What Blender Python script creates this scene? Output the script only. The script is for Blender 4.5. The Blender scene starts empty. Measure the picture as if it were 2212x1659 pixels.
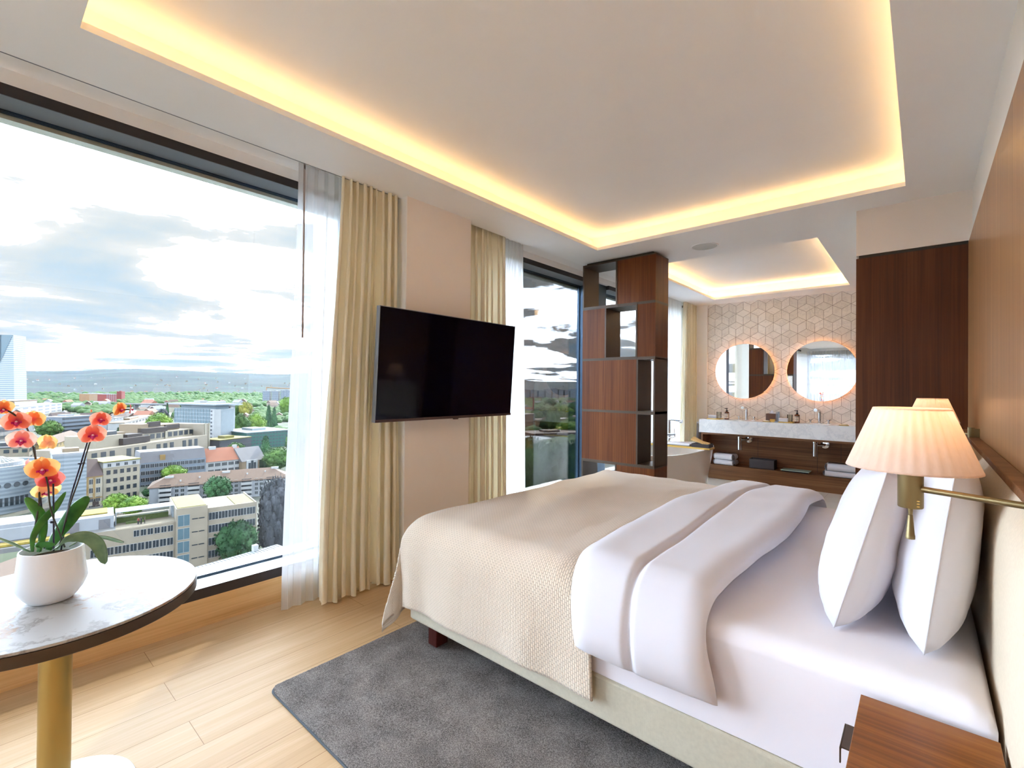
import bpy, bmesh, math, random
from mathutils import Vector, Matrix, noise, Euler
random.seed(7)
PI = math.pi
scene = bpy.context.scene
COL = scene.collection
H = 1.3            # eye height of the photographer, metres
RZ = Vector((0, 0, 0))

# ------------------------------------------------------------------ camera
FPX = 1021.53
YAW, PITCH, ROLL = math.radians(41.0226), math.radians(0.39966), math.radians(0.515005)
_f = Vector((-math.sin(YAW)*math.cos(PITCH), math.cos(YAW)*math.cos(PITCH), math.sin(PITCH)))
_r = Vector((math.cos(YAW), math.sin(YAW), 0))
_u = _r.cross(_f)
CR = _r*math.cos(ROLL) + _u*math.sin(ROLL)
CU = -_r*math.sin(ROLL) + _u*math.cos(ROLL)
CF = _f
EYE = Vector((0, 0, H))
cam = bpy.data.cameras.new('camera')
cam.sensor_width = 36
cam.lens = FPX/2212*36
cam.clip_start = 0.02
cam.clip_end = 30000
cam_o = bpy.data.objects.new('camera', cam)
COL.objects.link(cam_o)
cam_o.matrix_world = Matrix((
    (CR.x, CU.x, -CF.x, 0), (CR.y, CU.y, -CF.y, 0), (CR.z, CU.z, -CF.z, H), (0, 0, 0, 1)))
scene.camera = cam_o

def ray(x, y):
    return CR*((x-1106)/FPX) - CU*((y-829.5)/FPX) + CF
def atz(x, y, z):
    d = ray(x, y); return EYE + d*((z-H)/d.z)
def atx(x, y, X):
    d = ray(x, y); return EYE + d*(X/d.x)
def aty(x, y, Y):
    d = ray(x, y); return EYE + d*(Y/d.y)

# ------------------------------------------------------------------ materials
def lin(c):
    def f(v):
        v /= 255.0
        return v/12.92 if v <= 0.04045 else ((v+0.055)/1.055)**2.4
    if isinstance(c, str):
        c = c.lstrip('#'); c = tuple(int(c[i:i+2], 16) for i in (0, 2, 4))
    return (f(c[0]), f(c[1]), f(c[2]), 1)

class NT:
    def __init__(s, name):
        s.m = bpy.data.materials.new(name); s.m.use_nodes = True
        s.t = s.m.node_tree; s.t.nodes.clear()
        s.out = s.n('ShaderNodeOutputMaterial')
    def n(s, typ, **kw):
        nd = s.t.nodes.new(typ)
        for k, v in kw.items():
            if k.startswith('i_'):
                key = k[2:]
                key = int(key) if key.isdigit() else key.replace('_', ' ')
                nd.inputs[key].default_value = v
            else:
                setattr(nd, k, v)
        return nd
    def l(s, a, ao, b, bi):
        s.t.links.new(a.outputs[ao], b.inputs[bi])
    def bsdf(s, color=(0.8, 0.8, 0.8, 1), rough=0.5, metal=0.0, spec=0.5, **kw):
        b = s.n('ShaderNodeBsdfPrincipled')
        b.inputs['Base Color'].default_value = color
        b.inputs['Roughness'].default_value = rough
        b.inputs['Metallic'].default_value = metal
        b.inputs['Specular IOR Level'].default_value = spec
        for k, v in kw.items():
            b.inputs[k.replace('_', ' ')].default_value = v
        s.l(b, 0, s.out, 0)
        return b
    def coords(s, kind='Object', scale=(1, 1, 1), rot=(0, 0, 0), loc=(0, 0, 0)):
        tc = s.n('ShaderNodeTexCoord'); mp = s.n('ShaderNodeMapping')
        mp.inputs['Scale'].default_value = scale
        mp.inputs['Rotation'].default_value = rot
        mp.inputs['Location'].default_value = loc
        s.l(tc, kind, mp, 0)
        return mp
    def noise(s, mp, scale=5, detail=4, rough=0.5, dist=0.0):
        nd = s.n('ShaderNodeTexNoise')
        nd.inputs['Scale'].default_value = scale; nd.inputs['Detail'].default_value = detail
        nd.inputs['Roughness'].default_value = rough; nd.inputs['Distortion'].default_value = dist
        if mp: s.l(mp, 0, nd, 'Vector')
        return nd
    def ramp(s, src, so, stops):
        r = s.n('ShaderNodeValToRGB'); e = r.color_ramp.elements
        while len(e) < len(stops): e.new(0.5)
        for el, (p, c) in zip(e, stops):
            el.position = p; el.color = c if len(c) == 4 else (*c, 1)
        s.l(src, so, r, 0)
        return r
    def bump(s, src, so, b, strength=0.2, dist=0.01):
        bp = s.n('ShaderNodeBump'); bp.inputs['Strength'].default_value = strength
        bp.inputs['Distance'].default_value = dist
        s.l(src, so, bp, 'Height'); s.l(bp, 0, b, 'Normal')

def plain(name, c, rough=0.5, metal=0.0, spec=0.5, var=0.06, vs=3.0, bump=0.0, bs=60, **kw):
    t = NT(name); c = lin(c) if not (isinstance(c, tuple) and len(c) == 4) else c
    b = t.bsdf(c, rough, metal, spec, **kw)
    mp = t.coords()
    nz = t.noise(mp, vs, 3)
    lo = tuple(max(0, v*(1-var)) for v in c[:3]); hi = tuple(min(1, v*(1+var)) for v in c[:3])
    r = t.ramp(nz, 0, [(0.3, lo), (0.7, hi)])
    t.l(r, 0, b, 'Base Color')
    if bump:
        n2 = t.noise(mp, bs, 2); t.bump(n2, 0, b, bump, 0.004)
    return t.m

def wood(name, dark, mid, light, grain_axis='z', rough=0.38, fine=1.0, spec=0.22):
    t = NT(name); b = t.bsdf(lin(mid), rough, 0, spec)
    st = {'x': (0.6, 14, 14), 'y': (14, 0.6, 14), 'z': (14, 14, 0.6)}[grain_axis]
    mp = t.coords(scale=st)
    n1 = t.noise(mp, 0.55*fine, 4, 0.6, 0.3)
    st2 = {'x': (1.2, 90, 90), 'y': (90, 1.2, 90), 'z': (90, 90, 1.2)}[grain_axis]
    mp2 = t.coords(scale=st2)
    n2 = t.noise(mp2, 1.0*fine, 3, 0.6)
    mx = t.n('ShaderNodeMix', data_type='FLOAT'); mx.inputs[0].default_value = 0.5
    t.l(n1, 0, mx, 2); t.l(n2, 0, mx, 3)
    r = t.ramp(mx, 0, [(0.36, lin(dark)), (0.5, lin(mid)), (0.64, lin(light))])
    t.l(r, 0, b, 'Base Color')
    t.bump(n2, 0, b, 0.08, 0.002)
    return t.m

M = {}
M['white_paint'] = plain('white_paint', (241, 241, 239), 0.6, var=0.012)
M['ceiling_paint'] = plain('ceiling_paint', (244, 245, 244), 0.65, var=0.01)
M['wall_beige'] = plain('wall_beige', (238, 229, 219), 0.6, var=0.01)
M['walnut'] = wood('walnut', (76, 36, 12), (96, 50, 19), (116, 66, 28))
M['walnut_dark'] = wood('walnut_dark', (70, 38, 20), (86, 48, 25), (102, 60, 33), rough=0.42)
M['walnut_lit'] = wood('walnut_lit', (142, 100, 62), (160, 116, 75), (178, 134, 92), rough=0.3)  # walnut again, with the light and gloss on the panelling put into its colour
M['walnut_h'] = wood('walnut_h', (104, 58, 20), (130, 76, 28), (154, 98, 42), 'x', rough=0.33)
M['vanity_wood'] = wood('vanity_wood', (100, 66, 44), (130, 90, 60), (156, 114, 80), 'x', rough=0.45)
M['red_wood'] = wood('red_wood', (58, 24, 20), (78, 34, 28), (96, 46, 36), 'z', rough=0.4)
M['oak'] = wood('oak', (202, 160, 104), (216, 176, 122), (228, 192, 138), 'y', rough=0.45)
M['bronze'] = plain('bronze', (74, 60, 48), 0.42, 0.35, var=0.05)
M['bronze_dark'] = plain('bronze_dark', (54, 47, 42), 0.4, 0.4, var=0.05)
M['frame_dark'] = plain('frame_dark', (58, 54, 56), 0.45, 0.3, var=0.04)
M['frame_blue'] = plain('frame_blue', (52, 74, 94), 0.35, 0.5, var=0.04)
M['frame_grey'] = plain('frame_grey', (112, 118, 124), 0.5, 0.2, var=0.04)
M['sill'] = plain('sill', (206, 214, 222), 0.35, 0.3, var=0.02)
M['brass'] = plain('brass', (176, 154, 96), 0.38, 0.9, var=0.06)
M['brass_dark'] = plain('brass_dark', (128, 112, 78), 0.38, 0.85, var=0.06)
M['gold'] = plain('gold', (220, 184, 100), 0.35, 0.6, var=0.05)
M['chrome'] = plain('chrome', (225, 228, 232), 0.08, 1.0, var=0.01)
M['white_gloss'] = plain('white_gloss', (236, 236, 234), 0.12, var=0.01)
M['ceramic'] = plain('ceramic', (243, 247, 250), 0.4, var=0.012)
M['plastic_black'] = plain('plastic_black', (26, 26, 32), 0.45, var=0.05)
M['leather_black'] = plain('leather_black', (64, 58, 60), 0.5, var=0.06)
M['metal_brown'] = plain('metal_brown', (92, 74, 72), 0.4, 0.6, var=0.05)
M['metal_silver'] = plain('metal_silver', (150, 160, 172), 0.35, 0.7, var=0.03)
M['amber'] = plain('amber', (92, 44, 22), 0.12, var=0.08)
M['label_paper'] = plain('label_paper', (226, 212, 196), 0.6, var=0.03)
M['ink'] = plain('ink', (40, 34, 34), 0.6)
M['soap'] = plain('soap', (238, 226, 196), 0.5, var=0.03)
M['mint_glass'] = plain('mint_glass', (176, 208, 196), 0.1, var=0.03)
M['straw'] = plain('straw', (214, 176, 112), 0.6, var=0.2, vs=80)
M['towel'] = plain('towel', (232, 233, 240), 0.9, var=0.02, bump=0.8, bs=400)
M['linen'] = plain('linen', (212, 211, 218), 0.75, var=0.012, bump=0.05, bs=900, Sheen_Weight=0.15)
M['sheet'] = plain('sheet', (230, 227, 233), 0.75, var=0.01, bump=0.05, bs=900, Sheen_Weight=0.15)
M['pillow'] = plain('pillow', (210, 208, 214), 0.75, var=0.01, Sheen_Weight=0.15)
M['upholstery'] = plain('upholstery', (206, 190, 166), 0.75, var=0.05, vs=120)

def weave(name, c, sc=(260, 260, 260), strength=0.35, var=0.1):
    t = NT(name); c = lin(c); b = t.bsdf(c, 0.85, 0, 0.2)
    mp = t.coords(scale=sc)
    ck = t.n('ShaderNodeTexWave', wave_type='BANDS', bands_direction='X'); ck.inputs['Scale'].default_value = 1.0
    c2 = t.n('ShaderNodeTexWave', wave_type='BANDS', bands_direction='Z'); c2.inputs['Scale'].default_value = 1.0
    t.l(mp, 0, ck, 0); t.l(mp, 0, c2, 0)
    mu = t.n('ShaderNodeMath', operation='MULTIPLY'); t.l(ck, 1, mu, 0); t.l(c2, 1, mu, 1)
    nz = t.noise(t.coords(), 90, 3)
    ad = t.n('ShaderNodeMath', operation='ADD'); t.l(mu, 0, ad, 0); t.l(nz, 0, ad, 1)
    r = t.ramp(ad, 0, [(0.3, tuple(v*(1-var) for v in c[:3])), (1.0, tuple(min(1, v*(1+var)) for v in c[:3]))])
    t.l(r, 0, b, 'Base Color'); t.bump(mu, 0, b, strength, 0.003)
    return t.m
M['bed_fabric'] = weave('bed_fabric', (196, 190, 170), (150, 150, 150))

def throw_mat():
    t = NT('throw_knit'); c = lin((218, 202, 182)); b = t.bsdf(c, 0.9, 0, 0.2, Sheen_Weight=0.3)
    uv = t.n('ShaderNodeUVMap'); mp = t.n('ShaderNodeMapping'); mp.inputs['Scale'].default_value = (1, 1, 1)
    t.l(uv, 0, mp, 0)
    br = t.n('ShaderNodeTexBrick'); br.inputs['Scale'].default_value = 1.0
    br.inputs['Mortar Size'].default_value = 0.0022; br.inputs['Mortar Smooth'].default_value = 0.9
    br.inputs['Brick Width'].default_value = 0.017; br.inputs['Row Height'].default_value = 0.0095
    br.inputs['Color1'].default_value = (1, 1, 1, 1); br.inputs['Color2'].default_value = (0.9, 0.9, 0.9, 1)
    br.inputs['Mortar'].default_value = (0, 0, 0, 1)
    t.l(mp, 0, br, 0)
    r = t.ramp(br, 0, [(0.0, tuple(v*0.78 for v in c[:3])), (0.9, tuple(v*1.03 for v in c[:3]))])
    t.l(r, 0, b, 'Base Color'); t.bump(br, 0, b, 0.6, 0.004)
    return t.m
M['throw'] = throw_mat()

def rug_mat():
    t = NT('rug_pile'); b = t.bsdf((0.2, 0.19, 0.18, 1), 0.95, 0, 0.1)
    mp = t.coords()
    n1 = t.noise(mp, 260, 3, 0.7); n2 = t.noise(mp, 9, 3, 0.5)
    mx = t.n('ShaderNodeMix', data_type='FLOAT'); mx.inputs[0].default_value = 0.22
    t.l(n1, 0, mx, 2); t.l(n2, 0, mx, 3)
    r = t.ramp(mx, 0, [(0.36, lin((88, 84, 82))), (0.5, lin((146, 140, 136))), (0.64, lin((196, 188, 182)))])
    t.l(r, 0, b, 'Base Color'); t.bump(n1, 0, b, 0.9, 0.012)
    return t.m
M['rug'] = rug_mat()
M['rug_edge'] = plain('rug_edge', (84, 92, 98), 0.9, var=0.1, vs=200)

def curtain_mat(name, c, trans=0.25):
    t = NT(name); c = lin(c)
    d = t.n('ShaderNodeBsdfDiffuse'); d.inputs[0].default_value = c
    tr = t.n('ShaderNodeBsdfTranslucent'); tr.inputs[0].default_value = c
    nz = t.noise(t.coords(scale=(3, 3, 1)), 3, 3)
    r = t.ramp(nz, 0, [(0.3, tuple(v*0.97 for v in c[:3])), (0.7, tuple(min(1, v*1.04) for v in c[:3]))])
    t.l(r, 0, d, 0); t.l(r, 0, tr, 0)
    mx = t.n('ShaderNodeMixShader'); mx.inputs[0].default_value = trans
    t.l(d, 0, mx, 1); t.l(tr, 0, mx, 2); t.l(mx, 0, t.out, 0)
    return t.m
M['curtain'] = curtain_mat('curtain_fabric', (238, 231, 208), 0.12)
def sheer_mat(name='sheer_fabric', open_=0.2, trl=0.5, tc=(0.5, 0.52, 0.54, 1)):
    t = NT(name); c = (0.96, 0.965, 0.97, 1)
    d = t.n('ShaderNodeBsdfDiffuse'); d.inputs[0].default_value = c
    tr = t.n('ShaderNodeBsdfTranslucent'); tr.inputs[0].default_value = tc or c
    tp = t.n('ShaderNodeBsdfTransparent'); tp.inputs[0].default_value = (1, 1, 1, 1)
    wv = t.n('ShaderNodeTexNoise'); wv.inputs['Scale'].default_value = 6
    t.l(t.coords(scale=(30, 30, 1)), 0, wv, 'Vector')
    mr = t.n('ShaderNodeMapRange'); mr.inputs[3].default_value = open_-0.06; mr.inputs[4].default_value = open_+0.06
    t.l(wv, 0, mr, 0)
    m1 = t.n('ShaderNodeMixShader'); m1.inputs[0].default_value = trl
    t.l(d, 0, m1, 1); t.l(tr, 0, m1, 2)
    m2 = t.n('ShaderNodeMixShader'); t.l(mr, 0, m2, 0)
    t.l(m1, 0, m2, 1); t.l(tp, 0, m2, 2); t.l(m2, 0, t.out, 0)
    return t.m
M['sheer'] = sheer_mat()
M['sheer_dense'] = sheer_mat('sheer_dense_fabric', 0.07, 0.6, (0.42, 0.44, 0.46, 1))
M['sheer_thick'] = sheer_mat('sheer_thick_fabric', 0.2, 0.8, (0.96, 0.965, 0.97, 1))

def glass_mat(name='pane_glass', tint=(0.97, 0.985, 0.98, 1), refl=0.9):
    t = NT(name)
    tp = t.n('ShaderNodeBsdfTransparent'); tp.inputs[0].default_value = tint
    g = t.n('ShaderNodeBsdfGlossy'); g.inputs['Roughness'].default_value = 0.0
    fr = t.n('ShaderNodeFresnel'); fr.inputs[0].default_value = 1.35
    mu = t.n('ShaderNodeMath', operation='MULTIPLY'); mu.inputs[1].default_value = refl
    t.l(fr, 0, mu, 0)
    mx = t.n('ShaderNodeMixShader'); t.l(mu, 0, mx, 0); t.l(tp, 0, mx, 1); t.l(g, 0, mx, 2)
    t.l(mx, 0, t.out, 0)
    return t.m
M['glass'] = glass_mat()
M['clear_glass'] = glass_mat('clear_glass', (0.9, 0.92, 0.9, 1), 1.0)
M['mirror'] = plain('mirror_silver', (0.93, 0.94, 0.94, 1), 0.0, 1.0, var=0.0)
M['screen'] = plain('tv_screen', (4, 3, 22), 0.07, var=0.0, spec=0.22)

def emit(name, c, s):
    t = NT(name); e = t.n('ShaderNodeEmission'); e.inputs[0].default_value = c; e.inputs[1].default_value = s
    t.l(e, 0, t.out, 0); return t.m
M['mirror_glow'] = emit('mirror_backlight', (1.0, 0.40, 0.16, 1), 4.0)
M['bulb'] = emit('bulb_glow', (1.0, 0.55, 0.22, 1), 0.8)

def shade_mat():
    t = NT('pleated_shade'); c = lin((240, 220, 204))
    d = t.n('ShaderNodeBsdfDiffuse'); d.inputs[0].default_value = c
    tr = t.n('ShaderNodeBsdfTranslucent'); tr.inputs[0].default_value = c
    mx = t.n('ShaderNodeMixShader'); mx.inputs[0].default_value = 0.5
    nz = t.noise(t.coords(scale=(60, 60, 4)), 3, 2)
    r = t.ramp(nz, 0, [(0.2, tuple(v*0.93 for v in c[:3])), (0.8, c[:3])])
    t.l(r, 0, d, 0); t.l(r, 0, tr, 0)
    t.l(d, 0, mx, 1); t.l(tr, 0, mx, 2); t.l(mx, 0, t.out, 0)
    return t.m
M['shade'] = shade_mat()

def marble(name, base, vein, gold=None, sc=1.6, rough=0.12, spec=0.3):
    t = NT(name); b = t.bsdf(lin(base), rough, 0, spec)
    mp = t.coords()
    n0 = t.noise(mp, sc*1.5, 5, 0.6)
    va = t.n('ShaderNodeVectorMath', operation='MULTIPLY_ADD')
    va.inputs[1].default_value = (0.45, 0.45, 0.45); t.l(n0, 1, va, 0); t.l(mp, 0, va, 2)
    n1 = t.noise(None, sc*2.2, 6, 0.62); t.l(va, 0, n1, 'Vector')
    r = t.ramp(n1, 0, [(0.0, lin(base)), (0.44, lin(base)), (0.495, lin(vein)), (0.53, lin(base)), (1, lin(base))])
    last = r
    if gold:
        n2 = t.noise(None, sc*1.1, 5, 0.6, 0.4); t.l(va, 0, n2, 'Vector')
        g = t.ramp(n2, 0, [(0.0, (0, 0, 0)), (0.475, (0, 0, 0)), (0.505, (0.75, 0.75, 0.75)), (0.53, (0, 0, 0)), (1, (0, 0, 0))])
        mx = t.n('ShaderNodeMix', data_type='RGBA')
        t.l(g, 0, mx, 0); t.l(r, 0, mx, 6); mx.inputs[7].default_value = lin(gold)
        t.t.links.new(mx.outputs[2], b.inputs['Base Color'])
    else:
        t.l(last, 0, b, 'Base Color')
    return t.m
M['marble_table'] = marble('marble_table', (186, 187, 186), (150, 147, 144), (160, 116, 62), 2.4, 0.4, 0.08)
M['marble_vanity'] = marble('marble_vanity', (238, 240, 240), (222, 226, 228), None, 1.8)

def floor_mat():
    t = NT('oak_floor'); b = t.bsdf((0.6, 0.4, 0.2, 1), 0.5, 0, 0.22)
    mp = t.coords(rot=(0, 0, PI/2))
    br = t.n('ShaderNodeTexBrick'); br.offset = 0.37; br.inputs['Scale'].default_value = 1.0
    br.inputs['Brick Width'].default_value = 1.55; br.inputs['Row Height'].default_value = 0.178
    br.inputs['Mortar Size'].default_value = 0.0011; br.inputs['Mortar Smooth'].default_value = 0.1
    br.inputs['Color1'].default_value = (0.35, 0.35, 0.35, 1); br.inputs['Color2'].default_value = (0.65, 0.65, 0.65, 1)
    br.inputs['Mortar'].default_value = (0, 0, 0, 1)
    t.l(mp, 0, br, 0)
    mp2 = t.coords(scale=(16, 0.9, 1)); n1 = t.noise(mp2, 1.0, 4, 0.6, 0.6)
    mp3 = t.coords(scale=(120, 2.5, 1)); n2 = t.noise(mp3, 1.0, 3, 0.6)
    m1 = t.n('ShaderNodeMix', data_type='FLOAT'); m1.inputs[0].default_value = 0.4; t.l(n1, 0, m1, 2); t.l(n2, 0, m1, 3)
    m2 = t.n('ShaderNodeMix', data_type='FLOAT'); m2.inputs[0].default_value = 0.25; t.l(m1, 0, m2, 2); t.l(br, 0, m2, 3)
    r = t.ramp(m2, 0, [(0.34, lin((190, 156, 112))), (0.5, lin((204, 171, 128))), (0.66, lin((216, 187, 146)))])
    mx = t.n('ShaderNodeMix', data_type='RGBA'); t.l(br, 1, mx, 0); t.l(r, 0, mx, 6); mx.inputs[7].default_value = lin((150, 112, 70))
    t.t.links.new(mx.outputs[2], b.inputs['Base Color'])
    t.bump(n2, 0, b, 0.04, 0.002)
    return t.m
M['floor'] = floor_mat()
def tilefloor():
    t = NT('stone_tile'); b = t.bsdf((0.7, 0.7, 0.7, 1), 0.3)
    mp = t.coords()
    br = t.n('ShaderNodeTexBrick'); br.offset = 0.5; br.inputs['Scale'].default_value = 1.0
    br.inputs['Brick Width'].default_value = 0.9; br.inputs['Row Height'].default_value = 0.6
    br.inputs['Mortar Size'].default_value = 0.002
    br.inputs['Color1'].default_value = lin((222, 222, 216)); br.inputs['Color2'].default_value = lin((214, 214, 208))
    br.inputs['Mortar'].default_value = lin((176, 176, 170))
    t.l(mp, 0, br, 0); t.l(br, 0, b, 'Base Color')
    return t.m
M['tile_floor'] = tilefloor()

# ------------------------------------------------------------------ mesh builder
class MB:
    def __init__(s):
        s.v = []; s.f = []; s.mi = []; s.uv = {}
    def add(s, vs, fs, mi=0):
        o = len(s.v)
        s.v += [tuple(x) for x in vs]
        for f in fs:
            s.f.append([i+o for i in f]); s.mi.append(mi)
        return o
    def box(s, x0, x1, y0, y1, z0, z1, mi=0):
        x0, x1 = min(x0, x1), max(x0, x1); y0, y1 = min(y0, y1), max(y0, y1); z0, z1 = min(z0, z1), max(z0, z1)
        s.add([(x0, y0, z0), (x1, y0, z0), (x1, y1, z0), (x0, y1, z0), (x0, y0, z1), (x1, y0, z1), (x1, y1, z1), (x0, y1, z1)],
              [(0, 3, 2, 1), (4, 5, 6, 7), (0, 1, 5, 4), (1, 2, 6, 5), (2, 3, 7, 6), (3, 0, 4, 7)], mi)
        return s
    def prism(s, pts, z0, z1, mi=0):
        n = len(pts)
        vs = [(p[0], p[1], z0) for p in pts] + [(p[0], p[1], z1) for p in pts]
        fs = [list(range(n))[::-1], list(range(n, 2*n))]
        for i in range(n):
            j = (i+1) % n; fs.append((i, j, n+j, n+i))
        s.add(vs, fs, mi); return s
    def lathe(s, prof, n=32, c=(0, 0, 0), mi=0, sx=1, sy=1, cap0=False, cap1=False, axis='z', wob=None):
        vs = []
        for k, (r, z) in enumerate(prof):
            for i in range(n):
                a = 2*PI*i/n; rr = r*(wob(a, k) if wob else 1)
                p = (rr*math.cos(a)*sx, rr*math.sin(a)*sy, z)
                if axis == 'x': p = (p[2], p[0], p[1])
                elif axis == 'y': p = (p[1], p[2], p[0])
                vs.append((p[0]+c[0], p[1]+c[1], p[2]+c[2]))
        fs = []
        for k in range(len(prof)-1):
            for i in range(n):
                j = (i+1) % n
                fs.append((k*n+i, k*n+j, (k+1)*n+j, (k+1)*n+i))
        if cap0: fs.append(list(range(n))[::-1])
        if cap1: fs.append([(len(prof)-1)*n+i for i in range(n)])
        s.add(vs, fs, mi); return s
    def tube(s, pts, r, n=10, mi=0, cap=True):
        P = [Vector(p) for p in pts]; rs = r if isinstance(r, (list, tuple)) else [r]*len(P)
        up = Vector((0, 0, 1)); vs = []; prev = None
        for i, p in enumerate(P):
            d = (P[min(i+1, len(P)-1)] - P[max(i-1, 0)]).normalized()
            if prev is None:
                a = d.cross(up)
                if a.length < 1e-3: a = d.cross(Vector((1, 0, 0)))
            else:
                a = prev - d*prev.dot(d)
            a.normalize(); prev = a; b = d.cross(a)
            for k in range(n):
                t = 2*PI*k/n; vs.append(p + (a*math.cos(t) + b*math.sin(t))*rs[i])
        fs = []
        for i in range(len(P)-1):
            for k in range(n):
                j = (k+1) % n; fs.append((i*n+k, i*n+j, (i+1)*n+j, (i+1)*n+k))
        if cap:
            fs.append(list(range(n))[::-1]); fs.append([(len(P)-1)*n+k for k in range(n)])
        s.add(vs, fs, mi); return s
    def grid(s, fn, nu, nv, mi=0, uvfn=None):
        o = len(s.v); vs = []
        for i in range(nu+1):
            for j in range(nv+1):
                vs.append(fn(i/nu, j/nv))
        fs = []
        for i in range(nu):
            for j in range(nv):
                a = i*(nv+1)+j; fs.append((a, a+nv+1, a+nv+2, a+1))
        s.add(vs, fs, mi)
        if uvfn:
            for i in range(nu+1):
                for j in range(nv+1):
                    s.uv[o+i*(nv+1)+j] = uvfn(i/nu, j/nv)
        return s
    def build(s, name, mat, parent=None, smooth=None, bevel=0, seg=2, solid=0, sub=0, loc=None, rot=None):
        me = bpy.data.meshes.new(name)
        me.from_pydata(s.v, [], s.f)
        mats = mat if isinstance(mat, (list, tuple)) else [mat]
        for m in mats: me.materials.append(m)
        if len(mats) > 1: me.polygons.foreach_set('material_index', s.mi)
        if s.uv:
            ul = me.uv_layers.new(name='UVMap')
            for lp in me.loops: ul.data[lp.index].uv = s.uv.get(lp.vertex_index, (0, 0))
        me.update()
        if smooth is not None:
            me.polygons.foreach_set('use_smooth', [True]*len(me.polygons))
            me.set_sharp_from_angle(angle=math.radians(smooth))
        o = bpy.data.objects.new(name, me); COL.objects.link(o)
        if parent: o.parent = parent
        if loc is not None: o.location = loc
        if rot is not None: o.rotation_euler = rot
        if bevel:
            b = o.modifiers.new('bevel', 'BEVEL'); b.width = bevel; b.segments = seg; b.limit_method = 'ANGLE'
            b.harden_normals = False
        if solid:
            d = o.modifiers.new('solid', 'SOLIDIFY'); d.thickness = solid; d.offset = 0
        if sub:
            d = o.modifiers.new('sub', 'SUBSURF'); d.levels = sub; d.render_levels = sub
        return o

def thing(name, label, cat, loc=(0, 0, 0), rz=0, group=None):
    o = bpy.data.objects.new(name, None); COL.objects.link(o)
    o.empty_display_size = 0.05
    o.location = loc; o.rotation_euler = (0, 0, rz)
    o['label'] = label; o['category'] = cat
    if group: o['group'] = group
    return o
def tag(o, label, cat, group=None, kind=None):
    o['label'] = label; o['category'] = cat
    if group: o['group'] = group
    if kind: o['kind'] = kind
    return o
def struct(o, label=None):
    o['kind'] = 'structure'
    if label: o['label'] = label
    return o
def dup(root, loc, rz=None, label=None, group=None, scale=None):
    r = root.copy(); COL.objects.link(r); r.location = loc
    if rz is not None: r.rotation_euler = (0, 0, rz)
    if scale is not None: r.scale = scale if isinstance(scale, (tuple, list)) else (scale,)*3
    if label: r['label'] = label
    if group: r['group'] = group
    for ch in list(root.children):
        c = ch.copy(); COL.objects.link(c); c.parent = r
        for g in list(ch.children):
            d = g.copy(); COL.objects.link(d); d.parent = c
    return r
def fn(x, y=0.0, z=0.0):
    return noise.noise(Vector((x, y, z)))
def smooth01(t):
    t = max(0.0, min(1.0, t)); return t*t*(3-2*t)
def lerp(a, b, t): return a + (b-a)*t
SKY_SEED = 3.1; SKY_LOW = 1.0; SKY_W = 6.6; SKY_TOP = 1.4; SUN_E = 2.4; COVE_E = 0.15; EXPOSURE = 2.72; HAZE = 0.0000045; CITYA = 0.145; FOLA = 0.215
# ------------------------------------------------------------------ room shell (metres; x towards the headboard wall, y along the windows)
CZ = 2.584; XW = -2.915; XR = 0.22; YB = -2.5; YF = 7.44; SPLIT = 4.2
XG = -3.09     # glass plane
struct(MB().box(-3.05, 0.4, YB-0.3, SPLIT, -0.12, 0).build('floor', M['floor']), 'light oak plank floor of the bedroom')
struct(MB().box(-3.05, 0.4, SPLIT, YF+0.3, -0.12, 0.0).build('floor_bathroom', M['tile_floor']), 'pale stone tile floor of the bathroom')

# ceiling with two recessed trays
A = (-2.30, -0.087, 0.25, 3.84); B = (-2.276, -0.677, 4.68, 7.03)
XC0 = -2.70
ce = MB()
LT = CZ+0.028
ce.box(XC0, A[0], YB-0.3, YF, CZ, LT)
ce.box(A[1], 0.4, YB-0.3, YF, CZ, LT)
ce.box(A[0], A[1], YB-0.3, A[2], CZ, LT)
ce.box(A[0], A[1], A[3], B[2], CZ, LT)
ce.box(A[0], B[0], B[2], B[3], CZ, LT)
ce.box(B[1], A[1], B[2], B[3], CZ, LT)
ce.box(A[0], A[1], B[3], YF, CZ, LT)
struct(ce.build('ceiling', M['ceiling_paint']), 'white plaster ceiling with two recessed trays')
for i, (x0, x1, y0, y1) in enumerate((A, B)):
    s = 0.13; zt = 2.742; t = MB()
    t.box(x0-s-0.03, x0-s, y0-s, y1+s, LT, zt+0.03); t.box(x1+s, x1+s+0.03, y0-s, y1+s, LT, zt+0.03)
    t.box(x0-s, x1+s, y0-s-0.03, y0-s, LT, zt+0.03); t.box(x0-s, x1+s, y1+s, y1+s+0.03, LT, zt+0.03)
    t.box(x0-s, x1+s, y0-s, y1+s, zt, zt+0.03)
    struct(t.build('trim_%d' % (i+1), M['ceiling_paint']), ['recessed ceiling tray over the bed with a warm light cove', 'recessed ceiling tray over the bathroom with a warm light cove'][i])
struct(MB().box(-3.4, 0.4, YB-0.4, YF+0.4, 2.95, 3.05).build('trim_3', M['white_paint']), 'unseen slab added above the ceiling to block light')  # out of view, added to stop light leaking in from above
# pocket over the windows for the curtain tracks
pk = MB()
pk.box(XW, XC0, YB-0.3, YF, 2.622, 2.65)
pk.box(XC0, XC0+0.02, YB-0.3, YF, CZ+0.006, 2.65)
pk.box(XW-0.3, XW, YB-0.3, YF, 2.558, 2.95)
struct(pk.build('trim_4', M['white_paint']), 'white curtain pocket above the windows')
tr = MB(); tr.box(XC0-0.006, XC0-0.001, YB, 1.9, CZ-0.001, CZ+0.004)
struct(tr.build('trim_5', M['frame_grey']), 'thin dark shadow gap along the ceiling edge')

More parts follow.
